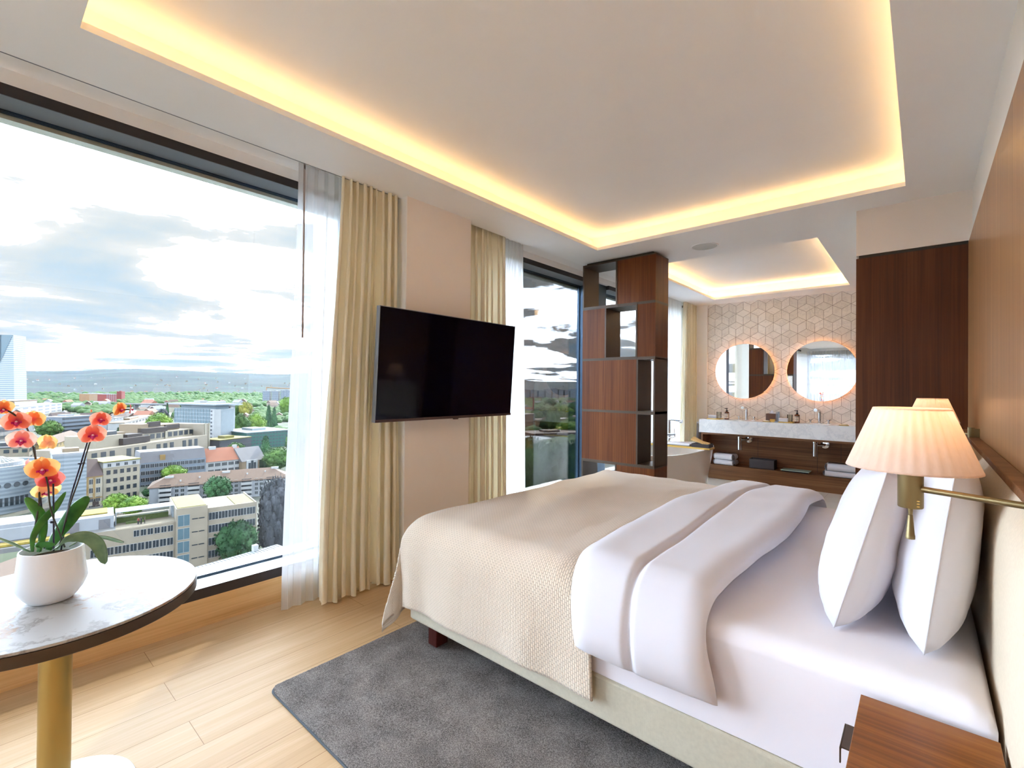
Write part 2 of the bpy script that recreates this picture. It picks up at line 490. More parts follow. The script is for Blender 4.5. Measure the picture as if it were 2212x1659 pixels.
# right wall: white above, walnut panelling below
struct(MB().box(XR+0.012, 0.4, YB-0.3, YF+0.3, 0, 2.95).build('wall_right', M['white_paint']), 'white wall strip above the walnut panelling')
struct(MB().box(XR-0.006, XR+0.012, YB, 4.165, 0, 2.248).build('trim_6', M['walnut_lit']), 'walnut panelling on the headboard wall')
# tile wall at the back of the bathroom
struct(MB().box(-3.3, 0.4, YF+0.004, YF+0.3, 0, 2.95).build('wall_back', plain('tile_grout', (150, 138, 126), 0.7)), 'grout behind the tumbling block tiles')
tl = MB(); a = 0.1985; s = a/math.sqrt(3); g = 0.0019
rng = random.Random(3)
tcols = []
for j in range(-2, 18):
    for i in range(-3, 14):
        sx = -2.49 + a*i + (a/2 if j % 2 else 0); sz = 2.414 + 2*s - 1.5*s*j
        # three rhombi hanging from each star node's downward hexagon corner
        c = (sx, sz - s)
        hexv = [(sx, sz), (sx+a/2, sz-s/2), (sx+a/2, sz-1.5*s), (sx, sz-2*s), (sx-a/2, sz-1.5*s), (sx-a/2, sz-s/2)]
        # node pattern: star node at the top of the hexagon, three-way node in the middle
        for q in ((hexv[5], hexv[0], hexv[1], c), (c, hexv[1], hexv[2], hexv[3]), (hexv[4], hexv[5], c, hexv[3])):
            cx = sum(p[0] for p in q)/4; cz = sum(p[1] for p in q)/4
            if cx < -2.62 or cx > 0.3 or cz > CZ+0.03 or cz < 0.0: continue
            qq = [(p[0]+(cx-p[0])*g/0.05, min(CZ+0.02, p[1]+(cz-p[1])*g/0.05)) for p in q]
            tl.add([(p[0], YF, p[1]) for p in qq] + [(p[0], YF+0.004, p[1]) for p in qq],
                   [(0, 3, 2, 1), (0, 1, 5, 4), (1, 2, 6, 5), (2, 3, 7, 6), (3, 0, 4, 7)], rng.randrange(3))
tm = [marble('wall_tile_%d' % k, c, v, None, 3.0, 0.16) for k, (c, v) in enumerate((((238, 233, 224), (224, 219, 211)), ((233, 227, 217), (218, 213, 204)), ((228, 222, 211), (214, 208, 198))))]
struct(tl.build('wall_back_tiles', tm), 'marble tumbling block tiles of the bathroom wall')
# small white return between the tile wall and the window
struct(MB().box(-2.95, -2.5, 7.42, YF+0.02, 0, CZ).build('trim_7', M['white_paint']), 'narrow white pier beside the tiles')

# window wall
w = MB()
w.box(XW-0.25, XW, YB-0.3, YF, -0.12, 0.152)
struct(w.build('baseboard_left', M['oak']), 'oak riser under the windows')
struct(MB().box(-3.42, -2.63, 1.927, 2.525, 0, 2.95).build('wall_left', M['wall_beige']), 'beige pier between the windows behind the television')
struct(MB().box(-2.92, -2.629, 1.9235, 1.93, 0, CZ).build('trim_8', M['white_paint']), 'white side of the pier')
struct(MB().box(-3.48, XW, 1.70, 1.927, 0, 2.95).box(-3.42, XW, 2.525, 2.72, 0, 2.95).box(-3.42, XW, 7.2, YF+0.3, 0, 2.95).build('wall_left_piers', M['white_paint']), 'white piers beside the windows')
struct(MB().box(-3.11, -2.955, 4.745, 5.15, 0, 2.95).build('trim_9', M['frame_blue']), 'blue grey metal mullion between bedroom and bathroom windows')

def window(n, y0, y1, label):
    root = thing('window_%d' % n, label, 'window', (XW, y0, 0.15)); root['kind'] = 'structure'
    L = y1-y0; f = MB()
    # inner dark liner, sill, glazing beads (x: 0 = room side)
    f.box(-0.02, 0.0, 0, L, 0.002, 0.057)                       # dark sill front
    f.box(-0.16, 0.0, 0, L, 2.36, 2.408)                       # head liner
    f.build('frame', M['frame_dark'], root)
    MB().box(-0.155, -0.0, 0, L, 0.057, 0.0582).build('sill', M['sill'], root)
    MB().box(-0.155, -0.003, 0, L, 2.3585, 2.36).build('head_liner', M['frame_grey'], root)
    b = MB()
    for k in range(3):
        b.box(-0.162-0.006*k, -0.158-0.006*k+0.002, 0, L, 0.055, 0.062+0.003*k)
        b.box(-0.162-0.006*k, -0.158-0.006*k+0.002, 0, L, 2.352-0.003*k, 2.36)
    b.box(-0.185, -0.16, L-0.012, L, 0.05, 2.36)
    b.build('glazing_bead', M['frame_blue'], root)
    MB().box(-0.178, -0.172, 0.0, L, 0.05, 2.36).build('pane', M['glass'], root)
    o = MB(); o.box(-0.42, -0.185, 0, L, -0.15, 0.03); o.box(-0.25, -0.185, 0, L, 2.33, 2.6)
    o.build('outer_reveal', plain('reveal_%d' % n, (226, 230, 224), 0.5), root)
    return root
window(1, YB+0.05, 1.70, 'wide bedroom window over the city left of the pier')
window(2, 2.72, 4.745, 'bedroom window behind the shelf divider')
window(3, 5.15, 7.2, 'bathroom window behind the tub')

# wall behind the camera with a wide window closed by white sheers
bw = MB()
bw.box(-3.42, -2.75, YB-0.3, YB, 0, 2.95); bw.box(-0.1, 0.4, YB-0.3, YB, 0, 2.95)
bw.box(-2.75, -0.1, YB-0.3, YB, 2.45, 2.95); bw.box(-2.75, -0.1, YB-0.3, YB, -0.1, 0.1)
struct(bw.build('wall_front', M['white_paint']), 'white wall behind the camera')
r4 = thing('window_4', 'window in the wall behind the camera', 'window', (-2.75, YB-0.2, 0.1)); r4['kind'] = 'structure'
f = MB(); f.box(0, 2.65, -0.04, 0.04, 0, 0.05); f.box(0, 2.65, -0.04, 0.04, 2.3, 2.35); f.box(0, 0.05, -0.04, 0.04, 0, 2.35); f.box(2.6, 2.65, -0.04, 0.04, 0, 2.35); f.box(1.3, 1.35, -0.04, 0.04, 0, 2.35)
f.build('frame', M['frame_blue'], r4)
MB().box(0.05, 2.6, -0.004, 0.004, 0.05, 2.3).build('pane', M['glass'], r4)

# bulkhead over the wardrobe
struct(MB().box(-0.365, XR+0.012, 4.165, YF, 2.262, CZ+0.01).build('wall_bulkhead', M['wall_beige']), 'plaster bulkhead above the walnut wardrobe')
wd = thing('wardrobe', 'tall dark walnut wardrobe block between bed and bathroom', 'wardrobe', (0, 4.165, 0))
MB().box(-0.365, XR-0.006, 0, 3.0, 0.0, 2.24).build('panel', M['walnut_dark'], wd)
MB().box(-0.35, XR-0.006, 0.004, 3.0, 2.24, 2.2605).build('shadow_gap', M['bronze_dark'], wd)

# ceiling speaker
sp = thing('ceiling_speaker', 'round white loudspeaker grille set in the ceiling near the shelf divider', 'speaker', (-1.487, 4.33, CZ))
sp.location.z = CZ-0.004
MB().lathe([(0.0, 0), (0.105, 0.0), (0.105, 0.004)], 40).build('grille', plain('grille', (206, 206, 200), 0.6, bump=0.6, bs=500), sp, smooth=40)
MB().lathe([(0.105, -0.001), (0.115, -0.002), (0.117, 0.004)], 40).build('rim', M['white_paint'], sp, smooth=60)
# ------------------------------------------------------------------ shelf divider
sd = thing('shelf_divider', 'tall walnut room divider with staggered open niches between bed and bath', 'shelf', (-2.662, 4.167, 0))
SW = 2.662-1.872; SD = 0.285
zr = [0.045, 0.565, 1.071, 1.588, 2.111, 2.562]
# (niche x0, x1) per row from bottom, relative to left edge
nich = [(0.0, 0.40), (0.605, SW), (0.605, SW), (0.26, 0.61), (0.0, 0.395)]
MB().box(0.02, SW-0.02, 0.02, SD-0.02, 0, 0.045).build('plinth', M['bronze_dark'], sd)
MB().box(0.03, SW-0.04, 0.03, SD-0.03, 2.562, CZ+0.002).build('top_rail', M['bronze_dark'], sd)
ft = 0.016
for k in range(5):
    z0, z1 = zr[k], zr[k+1]; n0, n1 = nich[k]
    sides = []
    if n0 > 0.01: sides.append((0.0, n0))
    if n1 < SW-0.01: sides.append((n1, SW))
    for (a0, a1) in sides:
        MB().box(a0, a1, 0.0, SD, z0+0.012, z1-0.012).build('wood_block', M['walnut'], sd)
    f = MB()
    f.box(n0, n0+ft, -0.004, SD+0.004, z0, z1); f.box(n1-ft, n1, -0.004, SD+0.004, z0, z1)
    f.box(n0+ft, n1-ft, -0.004, SD+0.004, z0, z0+ft); f.box(n0+ft, n1-ft, -0.004, SD+0.004, z1-ft, z1)
    f.build('niche_frame', M['bronze'], sd)
    MB().box(0, SW, -0.002, SD+0.002, z1-0.012, z1+0.012 if k < 4 else z1).build('divider_strip', M['bronze'], sd)

# ------------------------------------------------------------------ television
tv = thing('television', 'wide flat black wall television on the beige pier', 'television', (-2.53, 2.262, 1.075))
tv.rotation_euler = (0, math.radians(3.6), 0)
W2 = 0.628
MB().box(-0.03, 0.0, -W2, W2, 0.0, 0.715).build('case', M['plastic_black'], tv, bevel=0.002)
MB().box(0.0, 0.003, -W2+0.004, W2-0.006, 0.018, 0.711).build('screen', M['screen'], tv)
MB().box(-0.031, 0.004, -W2-0.001, W2+0.001, 0.0, 0.017).build('bottom_bezel', M['metal_brown'], tv)
MB().box(-0.031, 0.003, -W2-0.004, -W2, 0.0, 0.716).box(-0.031, 0.003, -W2, W2, 0.7135, 0.717).build('side_trim', M['metal_silver'], tv)
MB().box(-0.015, 0.001, 0.02, 0.06, -0.008, 0.0).build('sensor', M['metal_brown'], tv)
MB().box(-0.085, -0.03, -0.2, 0.2, 0.2, 0.5).build('wall_mount', M['plastic_black'], tv)

# ------------------------------------------------------------------ curtains
def curtain(y0t, y1t, y0b, y1b, x, z0, z1, folds, amp, seed, ns=None, hem=0.0, bx=0.0, lean=None):
    ns = ns or folds*18
    def S(u, v):
        t = v                     # 0 top .. 1 bottom
        uu = u + 0.25/folds*fn(u*folds*0.8, seed) * (1 if 0 < u < 1 else 0)
        ph = 2*PI*folds*uu + 0.5*fn(u*4, t*1.2, seed+3)
        yy = lerp(lerp(y0t, y1t, u), lerp(y0b, y1b, u), smooth01(t)**0.8)
        am = amp*(0.75 + 0.4*t)*(0.85+0.5*fn(u*folds*0.5, seed+9))
        sn = math.sin(ph)
        xx = x + am*math.copysign(abs(sn)**0.8, sn) + bx*t + 0.010*fn(u*9, t*2, seed)
        yy += 0.55*am*math.sin(2*ph) + 0.2*am*math.sin(3*ph+seed)*(0.5+fn(u*7, t, seed))
        zz = lerp(z1, z0, t)
        if hem and t > 0.9:
            k = (t-0.9)/0.1
            zz += hem*k*k*(0.5+0.5*math.sin(ph*0.5+seed))
        return (xx, yy, zz)
    m = MB(); m.grid(S, ns, 40)
    return m
cz1 = 2.62
c1 = thing('curtain', 'beige drawn curtain bunched left of the television', 'curtain', (-2.71, 1.66, 0.0))
m = curtain(1.49-1.66, 1.905-1.66, 1.37-1.66, 1.90-1.66, 0.0, 0.005, cz1, 9, 0.050, 1.7, hem=0.03, bx=0.035)
m.build('drape', M['curtain'], c1, smooth=180)
c2 = thing('curtain', 'beige drawn curtain bunched right of the television, beside the second window', 'curtain', (-2.75, 2.8, 0.0))
m = curtain(2.53-2.8, 3.05-2.8, 2.53-2.8, 3.08-2.8, 0.0, 0.005, cz1, 8, 0.046, 5.1, hem=0.02)
m.build('drape', M['curtain'], c2, smooth=180)
c3 = thing('curtain', 'beige bathroom curtain bunched beside the tiled wall', 'curtain', (-2.67, 7.1, 0.0))
m = curtain(6.92-7.1, 7.40-7.1, 6.86-7.1, 7.40-7.1, 0.0, 0.005, cz1, 7, 0.042, 2.3)
m.build('drape', M['curtain'], c3, smooth=180)
s1 = thing('sheer_curtain', 'white sheer curtain hanging left of the bunched beige curtain at the wide window', 'curtain', (-2.79, 1.3, 0.0))
m = curtain(1.265-1.3, 1.62-1.3, 1.195-1.3, 1.60-1.3, 0.0, 0.005, cz1, 5, 0.014, 8.2, bx=0.01)
m.build('veil', M['sheer'], s1, smooth=180)
s2 = thing('sheer_curtain', 'white sheer curtain at the second window right of the television', 'curtain', (-2.81, 3.15, 0.0))
m = curtain(3.10-3.15, 3.37-3.15, 3.12-3.15, 3.42-3.15, 0.0, 0.005, cz1, 9, 0.020, 4.4)
m.build('veil', M['sheer_thick'], s2, smooth=180)
s3 = thing('sheer_curtain', 'white sheer curtain drawn across the bathroom window behind the tub', 'curtain', (-2.72, 6.4, 0.0))
m = curtain(5.75-6.4, 6.95-6.4, 5.75-6.4, 6.9-6.4, 0.0, 0.005, cz1, 26, 0.022, 6.6)
m.build('veil', M['sheer_thick'], s3, smooth=180)
s4 = thing('sheer_curtain', 'white sheer curtain closed across the window behind the camera', 'curtain', (-1.45, YB+0.12, 0.0))
m4 = MB()
m4.grid(lambda u, v: (lerp(-1.3, 1.4, u), 0.03*math.sin(2*PI*34*u+fn(u*20)*1.5)+0.01*fn(u*30, v*3), lerp(2.5, 0.01, v)), 340, 10)
m4.build('veil', M['sheer_dense'], s4, smooth=180)
wand = thing('curtain_wand', 'thin grey pull rod hanging at the edge of the sheer curtain', 'curtain rod', (-2.725, 1.272, 0))
zb = atx(657, 730, -2.725).z
MB().tube([(0, 0, cz1-0.02), (0, 0, zb)], 0.006, 8).build('rod', plain('wand_grey', (158, 146, 142), 0.5), wand, smooth=60)
MB().tube([(0, 0, cz1-0.02), (0.006, 0, cz1-0.05), (-0.004, 0.003, cz1-0.09), (0.0, 0, cz1-0.12)], 0.003, 6).build('chain', M['bronze_dark'], wand, smooth=60)

# ------------------------------------------------------------------ rug
rx0, rx1, ry0, ry1 = -2.105, -0.30, 0.852, 4.05
rg = MB()
def rr(x0, x1, y0, y1, r, n=8):
    P = []
    for (cx, cy, a0) in ((x1-r, y0+r, -PI/2), (x1-r, y1-r, 0), (x0+r, y1-r, PI/2), (x0+r, y0+r, PI)):
        for k in range(n+1):
            a = a0 + PI/2*k/n; P.append((cx+r*math.cos(a), cy+r*math.sin(a)))
    return P
rug = thing('rug', 'grey deep pile rug under the bed', 'rug', ((rx0+rx1)/2, (ry0+ry1)/2, 0))
cx, cy = (rx0+rx1)/2, (ry0+ry1)/2
def rel(P): return [(p[0]-cx, p[1]-cy) for p in P]
MB().prism(rel(rr(rx0, rx1, ry0, ry1, 0.05)), 0.0, 0.007).build('binding', M['rug_edge'], rug, bevel=0.003)
pl = MB()
x0, x1, y0, y1 = rx0+0.006-cx, rx1-0.006-cx, ry0+0.006-cy, ry1-0.006-cy
nx, ny = 260, 460
def pile(u, v):
    x = lerp(x0, x1, u); y = lerp(y0, y1, v)
    r = 0.05
    dx = max(0, r-min(x-x0, x1-x)); dy = max(0, r-min(y-y0, y1-y))
    d = math.hypot(dx, dy)
    if d > r and d > 0:
        k = r/d
        x += (dx-dx*k)*(1 if x < 0 else -1); y += (dy-dy*k)*(1 if y < 0 else -1)
    e = min(1, max(0, min(x-x0, x1-x, y-y0, y1-y)/0.012))
    return (x, y, 0.008+0.009*math.sqrt(e) + 0.0022*fn(x*110, y*110) + 0.002*fn(x*9, y*9))
pl.grid(pile, nx, ny)
pl.build('pile', M['rug'], rug, smooth=180)

# ------------------------------------------------------------------ bed
BX0, BX1, BY0, BY1 = -1.955, 0.13, 1.475, 3.42
bed = thing('bed', 'wide double bed frame and mattress with beige woven base and white sheet', 'bed', ((BX0+BX1)/2, (BY0+BY1)/2, 0))
bx, by = bed.location.x, bed.location.y
def b_(m): m.v = [(p[0]-bx, p[1]-by, p[2]) for p in m.v]; return m
b_(MB().box(BX0, BX1, BY0, BY1, 0.13, 0.285)).build('base', M['bed_fabric'], bed, bevel=0.012, seg=3)
for (lx, ly) in ((BX0+0.10, BY0+0.04), (BX1-0.2, BY0+0.04), (BX0+0.10, BY1-0.115), (BX1-0.2, BY1-0.115)):
    b_(MB().box(lx, lx+0.062, ly, ly+0.075, 0.0222, 0.131)).build('leg', M['red_wood'], bed, bevel=0.003)
MT = 0.598
ms = MB()
def rbox(x0, x1, y0, y1, z0, z1, r, nx, ny, crown=0.0, wr=0.0, seed=0):
    """rounded upholstered slab: one skin over the top and the sides"""
    m = MB(); hx, hy = (x1-x0)/2, (y1-y0)/2; cx, cy = (x0+x1)/2, (y0+y1)/2
    hs = z1-z0
    def S(u, v):
        # arc-length parametrisation with drop on all sides
        a = lerp(-hx-hs, hx+hs, u); b = lerp(-hy-hs, hy+hs, v)
        da = max(0, abs(a)-hx); db = max(0, abs(b)-hy)
        d = min(hs, max(da, db))
        x = max(-hx, min(hx, a)); y = max(-hy, min(hy, b))
        z = z1 - d
        ex = hx-abs(x); ey = hy-abs(y); e = min(ex, ey)
        # round the shoulder
        if d < r and e < r:
            t = min(1.0, max(0.0, (r-e)/r)) if d == 0 else 1.0
            zz = z1 - (r - math.sqrt(max(0, r*r-(t*r)**2)))*0.62 if d == 0 else z1 - d - r*0.62*(1-d/r)
            z = zz
        c = (1-(x/hx)**2)*(1-(y/hy)**2)
        z += crown*max(0, c) if d == 0 else 0
        n = wr*fn(x*2.1+seed, y*2.3, z*2)
        return (cx+x + (n if d > 0 and da > 0 else 0), cy+y + (n if d > 0 and db > 0 else 0), z + (n if d == 0 else 0))
    m.grid(S, nx, ny)
    return m
b_(rbox(BX0+0.02, BX1-0.005, BY0+0.006, BY1-0.006, 0.286, MT, 0.06, 90, 84, 0.012, 0.004)).build('mattress', M['sheet'], bed, smooth=180)
# headboard
hb = MB()
hb.box(0.15, XR-0.007, 0.2, 4.10, 0.25, 1.048)
HBY = (0.62, 4.02)
hbo = thing('headboard', 'long upholstered beige headboard with a dark wood cap behind the bed', 'headboard', (0.18, 2.3, 0.0))
mm = MB()
def hbS(u, v):
    y = lerp(HBY[0], HBY[1], u)-2.3; z = lerp(0.12, 1.045, v)
    e = min(v, 1-v)*0.925
    return (-0.005-0.04*(1-math.exp(-e*18)), y, z)
mm.grid(hbS, 40, 40)
mm.build('cushion', M['upholstery'], hbo, smooth=180)
MB().box(0.0, 0.033, HBY[0]-2.3, HBY[1]-2.3, 0.1, 1.045).build('board', M['walnut_dark'], hbo)
MB().box(-0.008, 0.033, HBY[0]-2.3, HBY[1]-2.3, 1.045, 1.068).build('cap', M['vanity_wood'], hbo, bevel=0.003)

# bed clothes: a skin draped over the mattress
def drape(ua, ub, va_fn, vb_fn, top, xf, yn, yf, hem_near, hem_far, nx, ny, off, wr, seed, puff=None, foot=True, r=0.075, crown=0.03, foldamp=0.007):
    """cloth skin: x runs along the bed, y across it; rolls over the near / far sides and (foot) over the foot end"""
    m = MB(); R = 4*r/PI
    def roll(sd):
        # sd: signed distance beyond the edge (negative inside) -> (position beyond edge, drop, hanging length)
        s_ = sd + r
        if s_ <= 0: return sd, 0.0, 0.0
        if s_ < 2*r:
            t = s_/R
            return -r + R*math.sin(t), R*(1-math.cos(t)), 0.0
        return R-r, R + (s_-2*r), s_-2*r
    def S(u, v):
        b = lerp(yn-hem_near, yf+hem_far, v)
        a = lerp(va_fn(b), vb_fn(b), u)
        sgn = -1 if b < (yn+yf)/2 else 1
        ey = (yn-b) if sgn < 0 else (b-yf)
        py_, dy, hy = roll(ey)
        y = (yn-py_) if sgn < 0 else (yf+py_)
        if foot:
            px_, dx, hx = roll(xf-a); x = xf-px_
        else:
            dx = hx = 0.0; x = a
        drop = max(dx, dy)+0.30*min(dx, dy)
        yy = min(max(y, yn), yf)
        c = crown*max(0.0, 1-((yy-(yn+yf)/2)/((yf-yn)/2))**2)*(smooth01((x-xf)/0.35) if foot else 1.0)
        w = wr*fn(a*3.0+seed, b*2.2, seed)+0.5*wr*fn(a*7+seed, b*5, seed+4)
        o = puff(u, v, hy) if puff else off
        ty = smooth01(dy/(2*r)); tx = smooth01(dx/(2*r))
        f1 = foldamp*math.sin(a*19+seed*3+2.2*fn(a*2.5, b*0.5, seed))*min(1, hy*4)
        f2 = foldamp*1.1*math.sin(b*17+seed+1.5*fn(b*2, seed))*min(1, hx*4)
        y += sgn*(ty*(o+w*0.6)+f1) + sgn*0.16*min(hx, hy)
        x -= tx*(o+w*0.6)+f2 + 0.22*min(hx, hy)
        z = top + c - drop + (1-max(tx, ty))*(o+w)
        if foot: z -= 0.028*smooth01((x+1.06)/0.13)*(1-ty)
        return (x, y, z)
    m.grid(S, nx, ny, uvfn=lambda u, v: (lerp(yn-hem_near, yf+hem_far, v), lerp(ua, ub, u)))
    return m
TX0 = -1.965
th = thing('bed_throw', 'cream basket weave throw over the foot of the bed', 'blanket', (-1.45, 2.45, 0.6))
m = drape(-2.44, -0.86, lambda b: -2.40, lambda b: -0.87+0.02*math.sin(b*3), 0.632, TX0, BY0+0.005, BY1-0.005, 0.405, 0.40, 170, 240, 0.010, 0.014, 2.0, r=0.085, crown=0.040)
m.v = [(p[0]+1.45, p[1]-2.45, p[2]-0.6) for p in m.v]
m.build('cloth', M['throw'], th, smooth=180, solid=0.008)

dv = thing('duvet', 'white folded duvet across the bed between throw and pillows', 'duvet', (-0.7, 2.45, 0.6))
def L0(b): return -0.985 + 0.035*math.sin(b*2.1) + 0.03*smooth01((BY0+0.1-b)/0.3)
def L1(b):
    return -0.462 + 0.03*math.sin(b*3.0+0.6) + 0.05*smooth01((b-3.0)/0.5) + 0.04*smooth01((BY0-b)/0.25)
def puff(u, v, hy):
    e = min(u, 1-u)
    round_ = math.sqrt(max(0.0, min(1, e/0.16)*(2-min(1, e/0.16))))
    sm = abs(u-(0.47+0.05*math.sin(v*7)))
    seam = 1-0.45*math.exp(-(sm/0.028)**2)
    v2 = min(1, min(v, 1-v)/0.05); rv = math.sqrt(v2*(2-v2))
    return (0.006 + 0.050*round_*seam)*(0.2+0.8*rv)
mu = drape(-0.97, -0.45, L0, L1, 0.640, -9, BY0-0.010, BY1+0.010, 0.235, 0.23, 90, 240, 0.04, 0.012, 5.0, puff=puff, foot=False, r=0.10, crown=0.03, foldamp=0.004)
mu.v = [(p[0]+0.7, p[1]-2.45, p[2]-0.6) for p in mu.v]
dvo = mu.build('cover', M['linen'], dv, smooth=180)
ml = drape(-0.97, -0.45, L0, L1, 0.640, -9, BY0-0.010, BY1+0.010, 0.235, 0.23, 40, 160, 0.0, 0.012, 5.0, puff=lambda u, v, d: 0.001, foot=False, r=0.10, crown=0.03, foldamp=0.004)
ml.v = [(p[0]+0.7, p[1]-2.45, p[2]-0.6) for p in ml.v]
ml.build('underside', M['linen'], dv, smooth=180)

# ------------------------------------------------------------------ pillows
def pillow_mesh(w, h, t, seed):
    m = MB()
    def side(sg):
        def S(u, v):
            a = 2*u-1; b = 2*v-1
            pin = 1-0.055*(a*a)*(1-b*b)*0 
            x = w*a*(1-0.06*(1-abs(b)**2)*abs(a)**3); z = h*b*(1-0.07*(1-abs(a)**2)*abs(b)**3)
            ea = max(0, 1-abs(a)**2.6); eb = max(0, 1-abs(b)**2.6)
            th = t*(1-0.14*b)*ea**0.40*eb**0.34
            wr = 0.006*fn(a*3+seed, b*3, sg)*(ea*eb)**0.3 + 0.010*fn(a*7+seed, b*1.5, sg)*(1-(ea*eb))*(ea*eb)**0.3
            return (sg*(th+wr), x, z)
        return S
    m.grid(side(1), 40, 32); m.grid(side(-1), 40, 32)
    return m
def pillow(label, loc, lean, w, h, t, seed, yaw=0.0):
    p = thing('pillow', label, 'pillow', loc, 0, 'pillows against the headboard')
    p.rotation_euler = (0, lean, yaw)
    pillow_mesh(w, h, t, seed).build('cover', M['pillow'], p, smooth=180)
    sm = MB()
    e = []
    for k in range(4):
        for i in range(12):
            q = -1+2*i/12
            e.append([(q, -1), (1, q), (-q, 1), (-1, -q)][k])
    pts = [(0, w*a*(1-0.06*(1-abs(b)**2)*abs(a)**3), h*b*(1-0.07*(1-abs(a)**2)*abs(b)**3)) for a, b in e]
    sm.tube(pts+[pts[0]], 0.0022, 6)
    sm.build('seam', M['pillow'], p, smooth=180)
    return p
pillow('white front pillow at the near side of the bed, under the near reading lamp', (-0.135, 2.025, 0.843), math.radians(14.5), 0.365, 0.240, 0.098, 1.0)
pillow('white rear pillow at the near side, between front pillow and headboard', (0.034, 2.03, 0.866), math.radians(7), 0.38, 0.258, 0.094, 2.0)
pillow('white front pillow at the far side of the bed, left behind the near ones', (-0.135, 2.86, 0.843), math.radians(14.5), 0.365, 0.240, 0.098, 3.0)
pillow('white rear pillow at the far side, hidden behind the far front pillow', (0.034, 2.88, 0.866), math.radians(7), 0.38, 0.258, 0.094, 4.0)

# ------------------------------------------------------------------ reading lamps
def lamp(loc, label, wall, yaw):
    """loc = axis of the shade, z of shade top; wall = mount point on the headboard wall"""
    root = thing('reading_lamp', label, 'lamp', (loc[0], loc[1], 0), 0, 'swing arm reading lamps over the headboard')
    zt = loc[2]; zb = zt-0.132
    n = 132
    def wob(a, k): return 1 + 0.022*abs(math.cos(a*16.5))**0.6
    s = MB(); s.lathe([(0.1145, zb), (0.0982, zb+0.044), (0.0818, zb+0.088), (0.0655, zt)], n, wob=wob)
    s.build('lamp_shade', M['shade'], root, smooth=180)
    MB().lathe([(0.0665, zt-0.004), (0.0675, zt), (0.0655, zt+0.001)], 48).build('shade_trim', M['shade'], root, smooth=180)
    MB().lathe([(0.1135, zb), (0.1168, zb), (0.1160, zb+0.004)], 48).build('shade_trim', M['shade'], root, smooth=180)
    MB().lathe([(0.0, zb-0.085), (0.0215, zb-0.085), (0.0225, zb-0.083), (0.0225, zb+0.03), (0.012, zb+0.034), (0.012, zb+0.05), (0, zb+0.05)], 32).build('body', M['brass_dark'], root, smooth=40)
    MB().lathe([(0.0, zb+0.04), (0.013, zb+0.05), (0.024, zb+0.07), (0.022, zb+0.088), (0.0, zb+0.1)], 20).build('bulb', M['bulb'], root, smooth=180)
    sw = MB(); sw.lathe([(0.0, zb-0.101), (0.004, zb-0.101), (0.0045, zb-0.085)], 16).lathe([(0.0, zb-0.155), (0.0085, zb-0.154), (0.0085, zb-0.146), (0.0078, zb-0.145), (0.0045, zb-0.102), (0.0, zb-0.101)], 20)
    sw.build('pull_switch', M['brass_dark'], root, smooth=40)
    gm = MB()
    za = zb-0.042
    for q in range(3):
        gm.box(0.0205*math.cos(-0.95)-0.001, 0.0232*math.cos(-0.95)+0.002, 0.0225*math.sin(-0.95)-0.0015, 0.0225*math.sin(-0.95)+0.001, zb-0.08+0.006*q, zb-0.078+0.006*q)
    gm.build('engraved_mark', M['gold'], root)
    ex, ey, ez = wall[0]-loc[0], wall[1]-loc[1], wall[2]
    d = Vector((ex, ey, 0)).normalized()
    st = Vector((0, 0, za))+d*0.021
    pts = [tuple(st)]
    end = Vector((ex-0.0, ey, za))
    pts.append(tuple(st.lerp(end, 0.5)))
    k = end-d*0.028
    pts += [tuple(k), tuple(k+d*0.02), tuple(end)]
    MB().tube(pts, 0.0065, 14).build('swing_arm', M['brass_dark'], root, smooth=60)
    MB().lathe([(0, za-0.016), (0.013, za-0.016), (0.013, za+0.035), (0, za+0.035)], 20, (ex, ey, 0)).box(ex, wall[3]-loc[0]-0.0005, ey-0.012, ey+0.012, za-0.014, za+0.03).build('wall_mount', M['brass_dark'], root, smooth=40)
    li = bpy.data.lights.new('lamp_light', 'POINT'); li.energy = 0.095; li.color = (1.0, 0.60, 0.30); li.shadow_soft_size = 0.02
    lo = bpy.data.objects.new('lamp_light', li); COL.objects.link(lo); lo.location = (0, 0, zb+0.105); lo.parent = root
    return root
lamp((-0.021, 1.36, 1.262), 'near reading lamp with lit pleated shade and swing arm beside the near pillows', (0.182, 1.276, 1.0, XR-0.006), 0)
lamp((0.037, 3.56, 1.257), 'far reading lamp across the bed, mostly hidden behind the near lamp shade', (0.182, 3.33, 1.0, XR-0.006), 0)

# ------------------------------------------------------------------ bedside table
ns_ = thing('bedside_table', 'walnut bedside table at the bottom right with a dark metal pull', 'bedside table', (0.05, 1.2, 0))
MB().box(-0.165, 0.076, -0.27, 0.256, 0.515, 0.55).build('top', M['walnut_h'], ns_, bevel=0.0015)
MB().box(-0.155, 0.076, -0.26, 0.246, 0.30, 0.5145).build('drawer_box', M['walnut_h'], ns_, bevel=0.0015)
pp = MB(); pp.box(-0.186, -0.155, 0.08, 0.175, 0.506, 0.510); pp.box(-0.189, -0.186, 0.075, 0.082, 0.475, 0.510); pp.box(-0.189, -0.186, 0.08, 0.175, 0.500, 0.510)
pp.build('drawer_pull', M['bronze'], ns_, bevel=0.001)
MB().box(-0.1, 0.076, -0.2, 0.2, 0.0, 0.30).build('base', M['bronze_dark'], ns_)

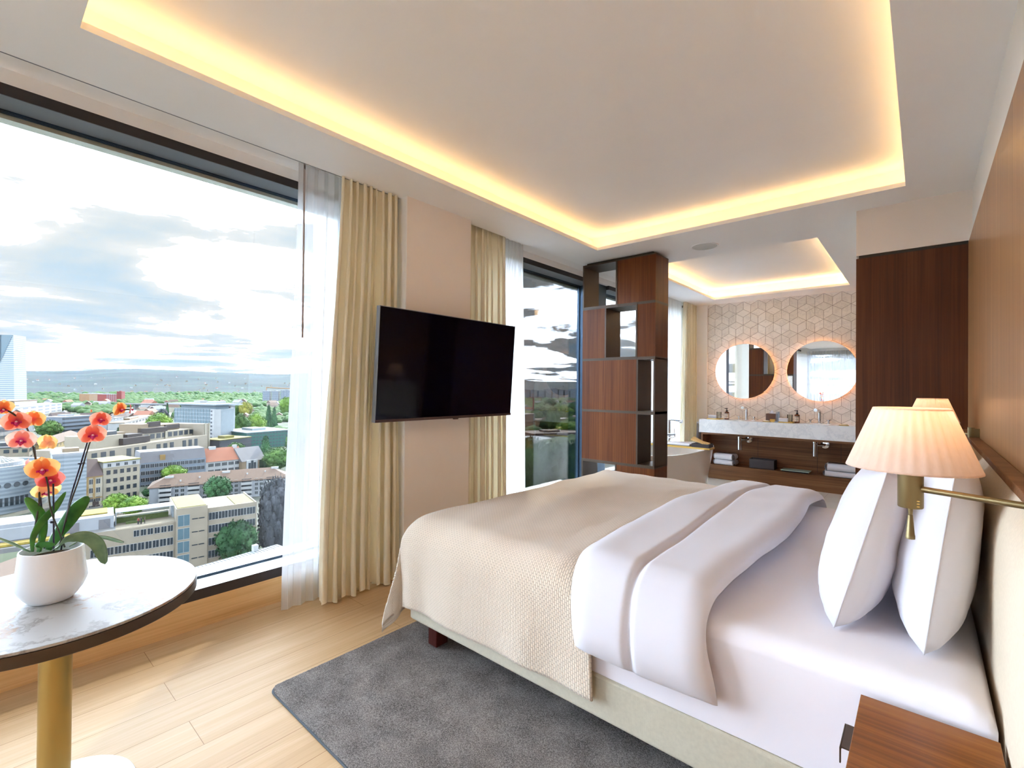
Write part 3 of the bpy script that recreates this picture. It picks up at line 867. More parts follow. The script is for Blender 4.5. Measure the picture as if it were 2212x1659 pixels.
# ------------------------------------------------------------------ round table
tb = thing('side_table', 'round marble topped pedestal table by the wide window', 'table', (-2.005, 0.185, 0))
TZ = 0.645; R0 = 0.357
MB().lathe([(0, TZ-0.008), (R0-0.0015, TZ-0.008), (R0, TZ-0.006), (R0, TZ-0.001), (R0-0.001, TZ), (0, TZ)], 128).build('tabletop', M['marble_table'], tb, smooth=30)
MB().lathe([(0, TZ-0.04), (R0, TZ-0.04), (R0+0.0015, TZ-0.038), (R0+0.0015, TZ-0.009), (0, TZ-0.008)], 128).build('edge_band', M['bronze'], tb, smooth=30)
MB().lathe([(0.0385, 0.012), (0.0385, TZ-0.04)], 64).build('column', M['brass'], tb, smooth=60)
MB().lathe([(0, 0), (0.195, 0.0), (0.198, 0.003), (0.198, 0.009), (0.195, 0.012), (0, 0.012)], 96).build('foot', plain('white_lacquer', (236, 240, 232), 0.3, var=0.01), tb, smooth=30)
# ------------------------------------------------------------------ potted orchid
OX, OY = -1.992, 0.172
orc = thing('potted_orchid', 'orange and coral orchid in a white pot on the marble table', 'potted plant', (OX, OY, TZ))
def toL(p): return (p[0]-OX, p[1]-OY, p[2]-TZ)
po = MB()
po.lathe([(0.0, 0.001), (0.046, 0.001), (0.052, 0.004), (0.062, 0.016), (0.0735, 0.034), (0.080, 0.050), (0.0825, 0.060), (0.082, 0.068), (0.0795, 0.085), (0.0765, 0.115), (0.0735, 0.150), (0.0725, 0.156), (0.0700, 0.156), (0.0690, 0.150), (0.070, 0.125), (0.0, 0.125)], 72)
po.build('pot', M['ceramic'], orc, smooth=60)
MB().lathe([(0.0, 0.13), (0.04, 0.132), (0.0695, 0.128)], 32, wob=lambda a, k: 1+0.0*a).build('potting_bark', plain('bark', (74, 56, 42), 0.9, var=0.4, vs=160, bump=1.0, bs=300), orc, smooth=180)

def leaf_mat(name, a, b, mid):
    t = NT(name); bs = t.bsdf(lin(a), 0.28, 0, 0.5, Subsurface_Weight=0.0)
    nz = t.noise(t.coords(scale=(30, 30, 30)), 1, 3)
    r = t.ramp(nz, 0, [(0.3, lin(a)), (0.7, lin(b))]); t.l(r, 0, bs, 'Base Color')
    return t.m
M['leaf'] = leaf_mat('orchid_leaf', (36, 96, 36), (66, 136, 50), None)
M['leaf_pale'] = leaf_mat('orchid_leaf_pale', (96, 128, 92), (128, 156, 112), None)
M['stem'] = plain('orchid_stem', (64, 62, 50), 0.5, var=0.15, vs=60)
M['stake'] = plain('plant_stake', (44, 42, 66), 0.4, var=0.08)

def pxp(x, y, dx=0.0):           # a point of the plant, dx metres nearer the room than the pot axis
    return Vector(atx(x, y, OX+dx))
def catmull(P, n):
    out = []
    Q = [P[0]*2-P[1]] + P + [P[-1]*2-P[-2]]
    for i in range(1, len(Q)-2):
        for k in range(n):
            t = k/n; p0, p1, p2, p3 = Q[i-1], Q[i], Q[i+1], Q[i+2]
            out.append(0.5*((2*p1)+(-p0+p2)*t+(2*p0-5*p1+4*p2-p3)*t*t+(-p0+3*p1-3*p2+p3)*t*t*t))
    out.append(P[-1]); return out
def leaf(pts, wid, side, mat, fold=0.25, twist=0.0):
    C = catmull([Vector(p) for p in pts], 8); n = len(C)-1
    m = MB(); sd_ = Vector(side).normalized()
    def S(u, v):
        i = min(n, int(round(u*n))); p = C[i]
        d = (C[min(n, i+1)]-C[max(0, i-1)]).normalized()
        a = (sd_ - d*sd_.dot(d)).normalized(); nn = d.cross(a)
        if twist:
            q = twist*u; a, nn = a*math.cos(q)+nn*math.sin(q), nn*math.cos(q)-a*math.sin(q)
        w = wid*min(1.0, 0.35+1.5*u)*math.sqrt(max(0.0, 1-max(0, (u-0.55)/0.45)**2.4))
        s_ = 2*v-1
        return tuple(toL(p + a*(w*s_) + nn*(fold*w*(abs(s_)-0.4)*abs(s_))))
    m.grid(S, n, 10)
    return m.build('leaf', mat, orc, smooth=180, solid=0.0022)
Yd = (0, 1, 0)
leaf([pxp(84, 1192, -0.01), pxp(92, 1150, -0.02), pxp(86, 1115, -0.02), pxp(72, 1095, -0.02), pxp(55, 1074, -0.02)], 0.0135, (0.3, 1, 0.2), M['leaf'], 0.5)
leaf([pxp(70, 1192, 0.02), pxp(72, 1160, 0.02), pxp(92, 1125, 0.01), pxp(118, 1098, 0.0), pxp(142, 1062, 0.0)], 0.0095, (0.5, 1, -0.6), M['leaf'], 0.3, 0.6)
leaf([pxp(104, 1188, -0.03), pxp(122, 1158, -0.035), pxp(148, 1122, -0.04), pxp(172, 1092, -0.04), pxp(191, 1072, -0.04)], 0.0215, (0.25, 1, 0.75), M['leaf'], 0.22)
leaf([pxp(118, 1186, 0.03), pxp(150, 1163, 0.05), pxp(186, 1158, 0.06), pxp(212, 1176, 0.06), pxp(227, 1219, 0.05)], 0.0225, (0.7, 0.6, 0.8), M['leaf_pale'], 0.35)
leaf([pxp(150, 1180, -0.03), pxp(190, 1160, -0.05), pxp(225, 1160, -0.06), pxp(250, 1166, -0.06), pxp(268, 1172, -0.06)], 0.011, (0.8, 0.2, 0.5), M['leaf_pale'], 0.3)
leaf([pxp(66, 1192, 0.0), pxp(50, 1186, 0.0), pxp(30, 1176, 0.0), pxp(10, 1168, 0.0), pxp(-10, 1160, 0.0)], 0.0065, (0.8, 0.3, 0.5), M['leaf_pale'], 0.3)
leaf([pxp(84, 1192, 0.03), pxp(84, 1178, 0.035), pxp(100, 1176, 0.04), pxp(118, 1178, 0.04)], 0.010, (0.4, 0, 1), M['leaf'], 0.3)

def stem(pts, r, mat, name='flower_stem'):
    C = catmull([Vector(p) for p in pts], 6)
    MB().tube([toL(p) for p in C], r, 8).build(name, mat, orc, smooth=60)
stem([pxp(140, 1182, 0.02), pxp(128, 1150, 0.02), pxp(114, 1115, 0.02), pxp(107, 1085, 0.02), pxp(104, 1050, 0.02), pxp(97, 1020, 0.02)], 0.0022, M['stem'])
stem([pxp(70, 1170, -0.02), pxp(85, 1075, -0.02), pxp(78, 1000, -0.02), pxp(68, 955, -0.02), pxp(58, 925, -0.01), pxp(30, 895, 0), pxp(4, 882, 0)], 0.0024, M['stem'])
stem([pxp(128, 1182, -0.03), pxp(148, 1100, -0.03), pxp(172, 1030, -0.03), pxp(188, 975, -0.03), pxp(198, 945, -0.02), pxp(212, 915, -0.02), pxp(245, 890, -0.02), pxp(280, 884, -0.02)], 0.0022, M['stem'])
stem([pxp(116, 1190, 0.0), pxp(116, 1120, 0.0), pxp(115, 1045, 0.0)], 0.0023, M['stake'], 'plant_stake')
stem([pxp(96, 1185, -0.03), pxp(92, 1120, -0.03), pxp(84, 1045, -0.03), pxp(74, 965, -0.03)], 0.0023, M['stake'], 'plant_stake')
stem([pxp(132, 1188, -0.04), pxp(150, 1085, -0.04), pxp(172, 1010, -0.04), pxp(193, 940, -0.04)], 0.0023, M['stake'], 'plant_stake')
MB().tube([toL(pxp(110, 1128, 0.02)), toL(pxp(119, 1127, 0.015))], 0.004, 8).build('plant_clip', M['stake'], orc)
MB().tube([toL(pxp(168, 1002, -0.03)), toL(pxp(184, 1000, -0.035))], 0.0022, 8).build('plant_clip', M['stake'], orc)

def petal_mat(name, c0, c1, c2):
    t = NT(name)
    g = t.n('ShaderNodeTexCoord'); ln = t.n('ShaderNodeVectorMath', operation='LENGTH'); t.l(g, 'Object', ln, 0)
    mr = t.n('ShaderNodeMapRange'); mr.inputs[1].default_value = 0.0; mr.inputs[2].default_value = 0.034
    t.l(ln, 1, mr, 0)
    r = t.ramp(mr, 0, [(0.12, lin(c0)), (0.4, lin(c1)), (0.97, lin(c2))])
    d = t.n('ShaderNodeBsdfPrincipled'); d.inputs['Roughness'].default_value = 0.5
    tr = t.n('ShaderNodeBsdfTranslucent'); mx = t.n('ShaderNodeMixShader'); mx.inputs[0].default_value = 0.35
    t.l(r, 0, d, 'Base Color'); t.l(r, 0, tr, 0); t.l(d, 0, mx, 1); t.l(tr, 0, mx, 2); t.l(mx, 0, t.out, 0)
    return t.m
PM = {'coral': petal_mat('petal_coral', (214, 70, 110), (236, 120, 100), (246, 172, 140)),
      'orange': petal_mat('petal_orange', (226, 96, 84), (240, 146, 84), (250, 194, 120)),
      'pink': petal_mat('petal_pink', (220, 80, 150), (244, 156, 146), (250, 204, 180)),
      'red': petal_mat('petal_red', (186, 40, 76), (222, 88, 92), (238, 134, 116)),
      'yellow': petal_mat('petal_yellow', (240, 184, 150), (248, 200, 146), (248, 218, 130))}
M['lip'] = plain('orchid_lip', (206, 30, 120), 0.35, var=0.2, vs=200)
M['lip_tip'] = plain('orchid_column', (240, 190, 200), 0.35, var=0.1)
def petal(m, ang, L, W, back, cup, seed):
    ca, sa = math.cos(ang), math.sin(ang)
    def S(u, v):
        s_ = 2*v-1
        w = W*(math.sin(PI*min(1, u**0.72*0.985+0.015)))**0.62
        rr_ = L*u; q = w*s_
        x = -back*u*u + cup*(s_*s_)*w*0.9 + 0.0018*fn(u*4+seed, s_*2, seed)*u*2
        return (x, rr_*ca - q*sa, rr_*sa + q*ca)
    m.grid(S, 10, 10)
def flower(px, py, size, mat, yaw=0.0, pitch=0.0, dx=0.0, roll=0.0, seed=0):
    p = pxp(px, py, dx)
    m = MB()
    petal(m, PI/2, 0.031, 0.0155, 0.004, 0.25, seed)
    petal(m, PI/2+2.25, 0.031, 0.0145, 0.006, 0.2, seed+1)
    petal(m, PI/2-2.25, 0.031, 0.0145, 0.006, 0.2, seed+2)
    n0 = len(m.v)
    petal(m, 0.22, 0.034, 0.024, 0.003, -0.12, seed+3)
    petal(m, PI-0.22, 0.034, 0.024, 0.003, -0.12, seed+4)
    for i in range(n0, len(m.v)):
        m.v[i] = (m.v[i][0]+0.0028, m.v[i][1], m.v[i][2])
    o = m.build('flower', PM[mat], orc, smooth=180)
    o.location = toL(p); o.scale = (size*1.1,)*3
    # local +x looks at the room
    o.rotation_euler = Euler((roll, pitch, yaw-0.085), 'XYZ')
    l = MB()
    l.lathe([(0, -0.001), (0.0042, 0.002), (0.0052, 0.006), (0.0036, 0.010), (0, 0.0115)], 12, (0.003, 0, -0.004), axis='x')
    l.grid(lambda u, v: (0.004+0.008*u-0.004*u*u, (2*v-1)*0.0075*math.sin(PI*min(1, u*0.9+0.1)), -0.005-0.010*u+0.005*(2*v-1)**2), 6, 6)
    l.grid(lambda u, v: (0.003+0.009*math.sin(u*1.5), 0.003+0.008*u, -0.002+0.006*math.sin(u*2)*(v-0.5)), 5, 4)
    l.grid(lambda u, v: (0.003+0.009*math.sin(u*1.5), -0.003-0.008*u, -0.002+0.006*math.sin(u*2)*(v-0.5)), 5, 4)
    l.build('lip', M['lip'], o, smooth=180)
    MB().lathe([(0, 0), (0.003, 0.002), (0.0032, 0.006), (0, 0.010)], 10, (0.005, 0, 0.0), axis='x').build('column', M['lip_tip'], o, smooth=180)
    return o
flower(4, 882, 0.80, 'orange', yaw=0.5, pitch=0.5, dx=0.0, seed=1)
flower(72, 906, 0.80, 'orange', yaw=2.9, pitch=0.1, dx=-0.03, seed=2)
flower(35, 911, 0.92, 'coral', yaw=0.05, pitch=-0.02, dx=0.0, roll=0.1, seed=3)
flower(46, 951, 0.92, 'pink', yaw=0.0, pitch=0.12, dx=0.015, roll=-0.1, seed=4)
flower(103, 956, 0.78, 'yellow', yaw=2.5, pitch=-0.1, dx=-0.02, seed=5)
flower(61, 1006, 0.62, 'pink', yaw=-1.25, pitch=0.1, dx=-0.02, seed=6)
flower(100, 1060, 0.95, 'yellow', yaw=0.1, pitch=0.45, dx=-0.02, roll=0.15, seed=7)
flower(108, 1036, 0.95, 'red', yaw=0.15, pitch=0.2, dx=0.0, roll=-0.15, seed=8)
flower(92, 1013, 1.08, 'orange', yaw=-0.05, pitch=0.15, dx=0.025, roll=0.08, seed=9)
flower(200, 939, 0.98, 'coral', yaw=0.0, pitch=0.12, dx=0.01, roll=0.05, seed=10)
flower(217, 906, 0.78, 'coral', yaw=0.2, pitch=0.05, dx=-0.005, roll=-0.1, seed=11)
flower(259, 884, 0.72, 'orange', yaw=0.75, pitch=0.1, dx=-0.015, roll=0.2, seed=12)
flower(282, 884, 0.55, 'red', yaw=1.45, pitch=0.0, dx=-0.02, seed=13)
def bud(px, py, dx, s):
    m = MB(); m.lathe([(0, -0.006), (0.003, -0.004), (0.0045, 0), (0.003, 0.005), (0, 0.008)], 12)
    o = m.build('bud', PM['yellow'], orc, smooth=180); o.location = toL(pxp(px, py, dx)); o.scale = (s,)*3
bud(197, 888, -0.03, 0.7)

# ------------------------------------------------------------------ bathroom: vanity
va = thing('vanity', 'long marble topped double vanity with open walnut shelf under the round mirrors', 'vanity', (-1.42, 7.25, 0))
vx0, vx1 = -2.478+1.42, -0.37+1.42
yf = 7.03-7.25; yb = YF-7.25
VT = 0.862; VB = 0.672
mt = MB()
# top with two sunk basins (rim pieces) and apron
bas = [(-0.72, 0.44), (0.30, 0.44)]    # basin centre x in local, width
xs = [vx0]
t = 0.02
mt.box(vx0, vx1, yf, yf+t, VB, VT)                       # apron
mt.box(vx0, vx0+t, yf+t, yb-0.001, VB, VT)
mt.box(vx0+t, vx1, yf+t, yf+0.06, VT-t, VT); mt.box(vx0+t, vx1, yb-0.16, yb-0.001, VT-t, VT)
cx0 = vx0+t
for (bc, bw) in bas:
    mt.box(cx0, bc-bw/2, yf+0.06, yb-0.16, VT-t, VT); cx0 = bc+bw/2
mt.box(cx0, vx1, yf+0.06, yb-0.16, VT-t, VT)
mt.build('worktop', M['marble_vanity'], va)
for (bc, bw) in bas:
    bm_ = MB()
    bm_.grid(lambda u, v: (bc+(u-0.5)*bw, lerp(yf+0.06, yb-0.16, v), VT-t-0.09*(max(0, (1-(2*u-1)**4)*(1-(2*v-1)**4)))**0.5), 16, 12)
    bm_.build('basin', M['ceramic'], va, smooth=180)
cb = MB()
yp = 7.155-7.25
cb.box(vx0+0.02, vx0+0.045, yf+0.03, yb-0.002, 0.0, VB-0.001)
cb.box(vx0+0.045, vx1, yf+0.03, yb-0.002, VB-0.03, VB-0.001)
cb.box(vx0+0.045, vx1, yb-0.03, yb-0.002, 0.19, VB-0.03)
cb.box(vx0+0.045, vx1, yp-0.0, yb-0.03, 0.0, 0.185)
cb.build('carcass', M['vanity_wood'], va)
MB().box(vx0+0.045, vx1, yp-0.012, yb-0.03, 0.185, 0.205).build('shelf_board', M['vanity_wood'], va)
for xx in (-0.62, -0.36, 0.36, 0.62): MB().box(xx-0.0015, xx+0.0015, yb-0.032, yb-0.029, 0.205, VB-0.03).build('panel_joint', M['bronze_dark'], va)

def trap(x, lab):
    o = thing('basin_trap', lab, 'trap', (x, 7.26, 0), 0, 'chrome traps under the vanity')
    m = MB()
    m.lathe([(0, 0.435), (0.030, 0.435), (0.030, 0.60), (0.034, 0.604), (0.034, 0.625), (0.028, 0.63), (0.018, 0.633), (0.018, 0.6395)], 24)
    m.build('bottle', M['chrome'], o, smooth=40)
    m = MB(); m.tube([(0.02, 0.0, 0.585), (0.075, 0.02, 0.585), (0.09, 0.05, 0.585), (0.09, 0.145, 0.585)], 0.016, 12)
    m.build('outlet_pipe', M['chrome'], o, smooth=60)
    m = MB(); m.lathe([(0.0, 0.11), (0.05, 0.115), (0.046, 0.13), (0.04, 0.145)], 28, (0.09, 0, 0.585), axis='y')
    m.build('rosette', M['chrome'], o, smooth=50)
trap(-1.985, 'chrome bottle trap on the left, under the left basin'); trap(-1.062, 'chrome bottle trap on the right, under the right basin')

def tap(x, lab):
    o = thing('basin_tap', lab, 'tap', (x, 7.335, VT), 0, 'three part chrome taps on the vanity')
    m = MB(); m.lathe([(0.03, 0), (0.03, 0.006), (0.018, 0.012), (0.017, 0.14)], 20, cap0=True)
    m.tube([(0, 0, 0.13), (0, 0, 0.150), (-0.004, -0.006, 0.168), (-0.012, -0.02, 0.178), (-0.03, -0.055, 0.178)], 0.0165, 16)
    m.build('spout', M['chrome'], o, smooth=50)
    m = MB(); m.lathe([(0, -0.012), (0.021, -0.012), (0.021, 0.012), (0, 0.012)], 20, (-0.034, -0.062, 0.176), axis='y')
    m.build('spout_head', M['chrome'], o, smooth=40)
    for sg in (-1, 1):
        m = MB(); m.lathe([(0.024, 0), (0.024, 0.005), (0.012, 0.010), (0.012, 0.032), (0.016, 0.036), (0.016, 0.05), (0, 0.052)], 16, (sg*0.1, 0, 0), cap0=True)
        for a in range(4):
            ca, sa = math.cos(a*PI/2+0.5), math.sin(a*PI/2+0.5)
            m.tube([(sg*0.1, 0, 0.043), (sg*0.1+0.03*ca, 0.03*sa, 0.047)], 0.0045, 8)
        m.build('handle', M['chrome'], o, smooth=40)
tap(-1.915, 'chrome tap set left on the vanity, under the left mirror'); tap(-1.028, 'chrome tap set right on the vanity, under the right mirror')

# mirrors with a warm backlight
for (mx_, mz, r, lab) in ((-1.971, 1.564, 0.400, 'round backlit wall mirror on the left above the left basin'), (-1.020, 1.552, 0.402, 'round backlit wall mirror on the right, cut off by the wardrobe')):
    o = thing('round_mirror', lab, 'mirror', (mx_, YF, mz), 0, 'backlit round mirrors')
    MB().lathe([(0, -0.040), (r-0.003, -0.040), (r, -0.037), (r, -0.034), (0, -0.034)], 96, axis='y').build('mirror_glass', M['mirror'], o, smooth=30)
    MB().lathe([(r-0.05, -0.034), (r-0.05, -0.003), (0, -0.003)], 64, axis='y').build('backing', M['white_paint'], o, smooth=30)
    MB().lathe([(r-0.036, -0.026), (r-0.036, -0.018), (r-0.048, -0.018), (r-0.048, -0.026), (r-0.036, -0.026)], 64, axis='y').build('backlight_strip', M['mirror_glow'], o, smooth=30)

# small things on the vanity
def rbx(m, x0, x1, y0, y1, z0, z1, mi=0): m.box(x0, x1, y0, y1, z0, z1, mi); return m
def tray(x, y, w, d, lab, rz=0.0):
    o = MB().box(-w/2, w/2, -d/2, d/2, 0, 0.004).box(-w/2, w/2, -d/2, -d/2+0.005, 0.004, 0.012).box(-w/2, w/2, d/2-0.005, d/2, 0.004, 0.012).box(-w/2, -w/2+0.005, -d/2, d/2, 0.004, 0.012).box(w/2-0.005, w/2, -d/2, d/2, 0.004, 0.012).build('gold_tray', M['gold'])
    o.location = (x, y, VT+0.0005); o.rotation_euler = (0, 0, rz)
    tag(o, lab, 'tray', 'gold trays on the vanity'); return o
def folded(name, w, d, h, n, mat, seed):
    """folded cloth: n visible layers with rounded folds at the front"""
    m = MB(); lh = h/n
    for k in range(n):
        z0 = k*lh
        m.grid(lambda u, v, z0=z0, k=k: (lerp(-w/2, w/2, u)*(1-0.01*k),
               (-d/2 + 0.0) + (d*(v*2 if v < 0.5 else 2-2*v) if True else 0) - (0.5*lh*math.sin(PI*abs(2*v-1)) if False else 0),
               z0 + (0.0 if v < 0.5 else lh*0.96) + 0.002*fn(u*5+seed, v*5, k)), 8, 2)
        # rounded rim all around
        P = []
        for q in range(9):
            a = -PI/2+PI*q/8; P.append((0.5*lh*0.96*math.cos(a), 0.5*lh*0.96*(1+math.sin(a))))
        for (sx, sy, ln, ax) in ((0, -1, w, 0), (0, 1, w, 0), (-1, 0, d, 1), (1, 0, d, 1)):
            def S(u, v, sx=sx, sy=sy, ln=ln, ax=ax):
                o_, zz = P[min(8, int(round(v*8)))]
                b = 0.003*fn(u*6+seed, v*2, k+sx*3+sy)
                if ax == 0: return (lerp(-w/2, w/2, u), sy*(d/2+o_+b), z0+zz)
                return (sx*(w/2+o_*0.8+b), lerp(-d/2, d/2, u), z0+zz)
            m.grid(S, 8, 8)
    return m
def hand_towel(x, y, z, w, d, h, n, lab, group, rz=0.0, seed=0):
    o = folded('towel', w, d, h, n, M['towel'], seed).build('folded_towel', M['towel'], smooth=180)
    o.location = (x, y, z); o.rotation_euler = (0, 0, rz); tag(o, lab, 'towel', group); return o
tray(-2.30, 7.19, 0.17, 0.20, 'gold tray at the left end of the vanity under rolled white cloths', 0.0)
tray(-1.375, 7.19, 0.17, 0.20, 'gold tray between the two basins under rolled white cloths', 0.0)
for (tx, lab) in ((-2.33, 'left end of the vanity'), (-1.41, 'middle of the vanity')):
    for k in range(2):
        o = MB().tube([(-0.055, 0, 0), (-0.053, 0, 0), (0.053, 0, 0), (0.055, 0, 0)], [0.008, 0.0155, 0.0155, 0.008], 14).build('face_cloth', M['towel'], smooth=60)
        o.location = (tx, 7.15+0.004*k, VT+0.0175+0.028*k)
        tag(o, '%s rolled white face cloth on the gold tray at the %s' % (['lower', 'upper'][k], lab), 'cloth', 'rolled cloths on the gold trays')
def bottle(x, lab):
    o = thing('soap_bottle', lab, 'bottle', (x, 7.25, VT), 0, 'amber soap bottles')
    MB().lathe([(0, 0), (0.029, 0.0), (0.031, 0.004), (0.031, 0.100), (0.026, 0.108), (0.013, 0.113), (0.013, 0.118), (0, 0.118)], 24).build('bottle', M['amber'], o, smooth=40)
    lb = MB(); lb.grid(lambda u, v: (0.0314*math.sin(lerp(-1.15, 1.15, u)), -0.0314*math.cos(lerp(-1.15, 1.15, u)), lerp(0.015, 0.090, v)), 12, 1)
    lab_o = lb.build('label', M['label_paper'], o, smooth=180)
    for (z0, z1, w_) in ((0.078, 0.085, 0.9), (0.050, 0.053, 0.5), (0.044, 0.046, 0.6), (0.038, 0.040, 0.4), (0.022, 0.028, 0.18)):
        l2 = MB(); l2.grid(lambda u, v: (0.0318*math.sin(lerp(-w_, w_, u)), -0.0318*math.cos(lerp(-w_, w_, u)), lerp(z0, z1, v)), 8, 1)
        l2.build('label_print', M['ink'], lab_o, smooth=180)
    MB().lathe([(0, 0.117), (0.014, 0.117), (0.014, 0.132), (0.009, 0.135), (0.006, 0.137), (0.006, 0.152), (0.011, 0.153), (0.011, 0.164), (0, 0.166)], 18).box(-0.03, 0.0, -0.006, 0.006, 0.154, 0.163).build('pump', M['plastic_black'], o, smooth=40)
bottle(-2.158, 'amber soap bottle with black pump left of the left tap'); bottle(-1.268, 'amber soap bottle with black pump left of the right tap')
def soap(x, y, lab):
    o = thing('soap_dish', lab, 'soap dish', (x, y, VT), 0, 'soap dishes')
    MB().lathe([(0, 0), (0.038, 0.0), (0.045, 0.008), (0.043, 0.008), (0.036, 0.003), (0, 0.003)], 28, sx=1.25, sy=0.8).build('dish', M['gold'], o, smooth=50)
    MB().lathe([(0, 0.004), (0.03, 0.004), (0.036, 0.012), (0.032, 0.02), (0, 0.022)], 24, sx=1.2, sy=0.75).build('soap_bar', M['soap'], o, smooth=60)
soap(-1.605, 7.12, 'gold dish with a bar of soap right of the left basin'); soap(-0.74, 7.12, 'gold dish with a bar of soap right of the right basin')
tb_ = thing('tissue_box', 'brown leather tissue box with a tissue sticking out', 'tissue box', (-1.585, 7.33, VT))
MB().box(-0.065, 0.065, -0.065, 0.065, 0, 0.105).build('box', plain('tissue_leather', (98, 66, 52), 0.5, var=0.08), tb_, bevel=0.004)
tt = MB(); tt.grid(lambda u, v: (0.045*(u-0.5)*(1-0.6*v)*2, 0.012*math.sin(u*7)*(1-v), 0.104+0.05*v*(1-0.4*abs(2*u-1))), 10, 6)
tt.build('tissue', M['towel'], tb_, smooth=180)
gl = thing('cup_stand', 'narrow grey metal holder standing beside the tissue box', 'holder', (-1.49, 7.2, VT))
MB().box(-0.028, 0.028, -0.03, 0.03, 0, 0.01).box(-0.004, 0.026, 0.0, 0.006, 0.01, 0.14).box(-0.02, -0.012, 0.0, 0.006, 0.01, 0.14).build('stand', M['metal_silver'], gl)
MB().box(-0.09, -0.032, -0.02, 0.03, 0.0, 0.035).build('gold_box', M['gold'], gl)
for (gx, lab) in ((-2.27, 'clear glass tumbler behind the rolled cloths at the left end of the vanity'), (-1.355, 'clear glass tumbler behind the rolled cloths in the middle of the vanity')):
    g_ = MB().lathe([(0, 0.003), (0.03, 0.003), (0.033, 0.10), (0.031, 0.10), (0.028, 0.008), (0, 0.008)], 24).build('drinking_glass', M['clear_glass'], smooth=50)
    g_.location = (gx, 7.26, VT+0.004); tag(g_, lab, 'glass', 'tumblers on the vanity')

# on the open shelf
SZ = 0.2095
hand_towel(-2.17, 7.25, SZ, 0.25, 0.16, 0.075, 1, 'lower folded white towel on the vanity shelf behind the tub', 'folded towels on the vanity shelf', seed=1)
hand_towel(-2.175, 7.25, SZ+0.077, 0.24, 0.15, 0.085, 1, 'upper folded white towel on the vanity shelf behind the tub', 'folded towels on the vanity shelf', seed=2)
hand_towel(-0.74, 7.25, SZ, 0.40, 0.17, 0.072, 1, 'lower folded white towel at the right end of the vanity shelf', 'folded towels on the vanity shelf', seed=3)
hand_towel(-0.73, 7.25, SZ+0.074, 0.37, 0.16, 0.09, 1, 'upper folded white towel at the right end of the vanity shelf', 'folded towels on the vanity shelf', seed=4)
bxo = thing('storage_box', 'black open box on the vanity shelf', 'box', (-1.68, 7.25, SZ))
MB().box(-0.155, 0.155, -0.07, 0.09, 0, 0.006).box(-0.155, 0.155, -0.07, -0.064, 0.006, 0.125).box(-0.155, 0.155, 0.084, 0.09, 0.006, 0.125).box(-0.155, -0.149, -0.064, 0.084, 0.006, 0.125).box(0.149, 0.155, -0.064, 0.084, 0.006, 0.125).box(-0.003, 0.003, -0.064, 0.084, 0.006, 0.11).build('tray', M['leather_black'], bxo)
MB().lathe([(0, 0.006), (0.05, 0.006), (0.055, 0.06), (0.05, 0.112), (0, 0.115)], 24, (0.08, 0.01, 0), sx=1, sy=0.9).build('hair_dryer', M['plastic_black'], bxo, smooth=50)
sc_ = thing('bathroom_scale', 'flat pale green glass scale on the vanity shelf', 'scale', (-1.28, 7.24, SZ))
MB().box(-0.165, 0.165, -0.085, 0.11, 0.014, 0.022).build('plate', M['mint_glass'], sc_, bevel=0.002)
MB().box(-0.15, 0.15, -0.07, 0.095, 0.0, 0.014).build('base', M['plastic_black'], sc_)
# towel rail with towel left of the vanity
tr_ = thing('towel_rail', 'chrome towel rail at the left end of the vanity', 'towel rail', (-2.495, 7.2, 0.8))
MB().tube([(0.0, 0.19, 0.0), (-0.045, 0.19, 0.0), (-0.045, -0.06, 0.0)], 0.007, 10).build('rail', M['chrome'], tr_, smooth=50)
hw = MB(); hw.grid(lambda u, v: (-0.045 + (0.014 if v < 0.5 else -0.014) + 0.004*fn(u*6, v*4), lerp(-0.055, 0.17, u), 0.0 + (0.010 if abs(v-0.5) < 0.04 else -abs(v-0.5)*0.62)), 14, 24)
ho = hw.build('hanging_towel', M['towel'], smooth=180); ho.location = (-2.495, 7.2, 0.8); tag(ho, 'white towel hanging from the rail beside the vanity', 'towel')

# ------------------------------------------------------------------ bathtub
tub = thing('bathtub', 'white freestanding oval bathtub behind the shelf divider', 'bathtub', (-2.29, 5.60, 0))
def oval(rx, ry, z, n=64, p=2.4):
    out = []
    for i in range(n):
        a = 2*PI*i/n; c, s_ = math.cos(a), math.sin(a)
        out.append((rx*abs(c)**(2/p)*(1 if c > 0 else -1), ry*abs(s_)**(2/p)*(1 if s_ > 0 else -1), z))
    return out
def loft(rings):
    m = MB(); n = len(rings[0]); vs = [p for r_ in rings for p in r_]; fs = []
    for k in range(len(rings)-1):
        for i in range(n):
            j = (i+1) % n; fs.append((k*n+i, k*n+j, (k+1)*n+j, (k+1)*n+i))
    fs.append(list(range(n))[::-1]); fs.append([(len(rings)-1)*n+i for i in range(n)])
    m.add(vs, fs); return m
TR = 0.585
outer = [oval(0.27, 0.72, 0.0), oval(0.285, 0.735, 0.02), oval(0.315, 0.78, 0.25), oval(0.362, 0.855, TR-0.02), oval(0.368, 0.862, TR-0.006), oval(0.366, 0.860, TR),
         oval(0.346, 0.838, TR), oval(0.340, 0.832, TR-0.008), oval(0.30, 0.76, 0.25), oval(0.25, 0.68, 0.14), oval(0.20, 0.60, 0.12)]
loft(outer).build('tub', M['white_gloss'], tub, smooth=50)
fa = thing('tub_tap', 'chrome freestanding tub tap at the window side of the bathtub', 'tap', (-2.50, 6.0, 0))
fm = MB(); fm.tube([(0, 0, TR), (0, 0, 0.90)], 0.017, 16); fm.lathe([(0.03, TR), (0.03, TR+0.006), (0.017, TR+0.014)], 20)
fm.build('riser', M['chrome'], fa, smooth=50)
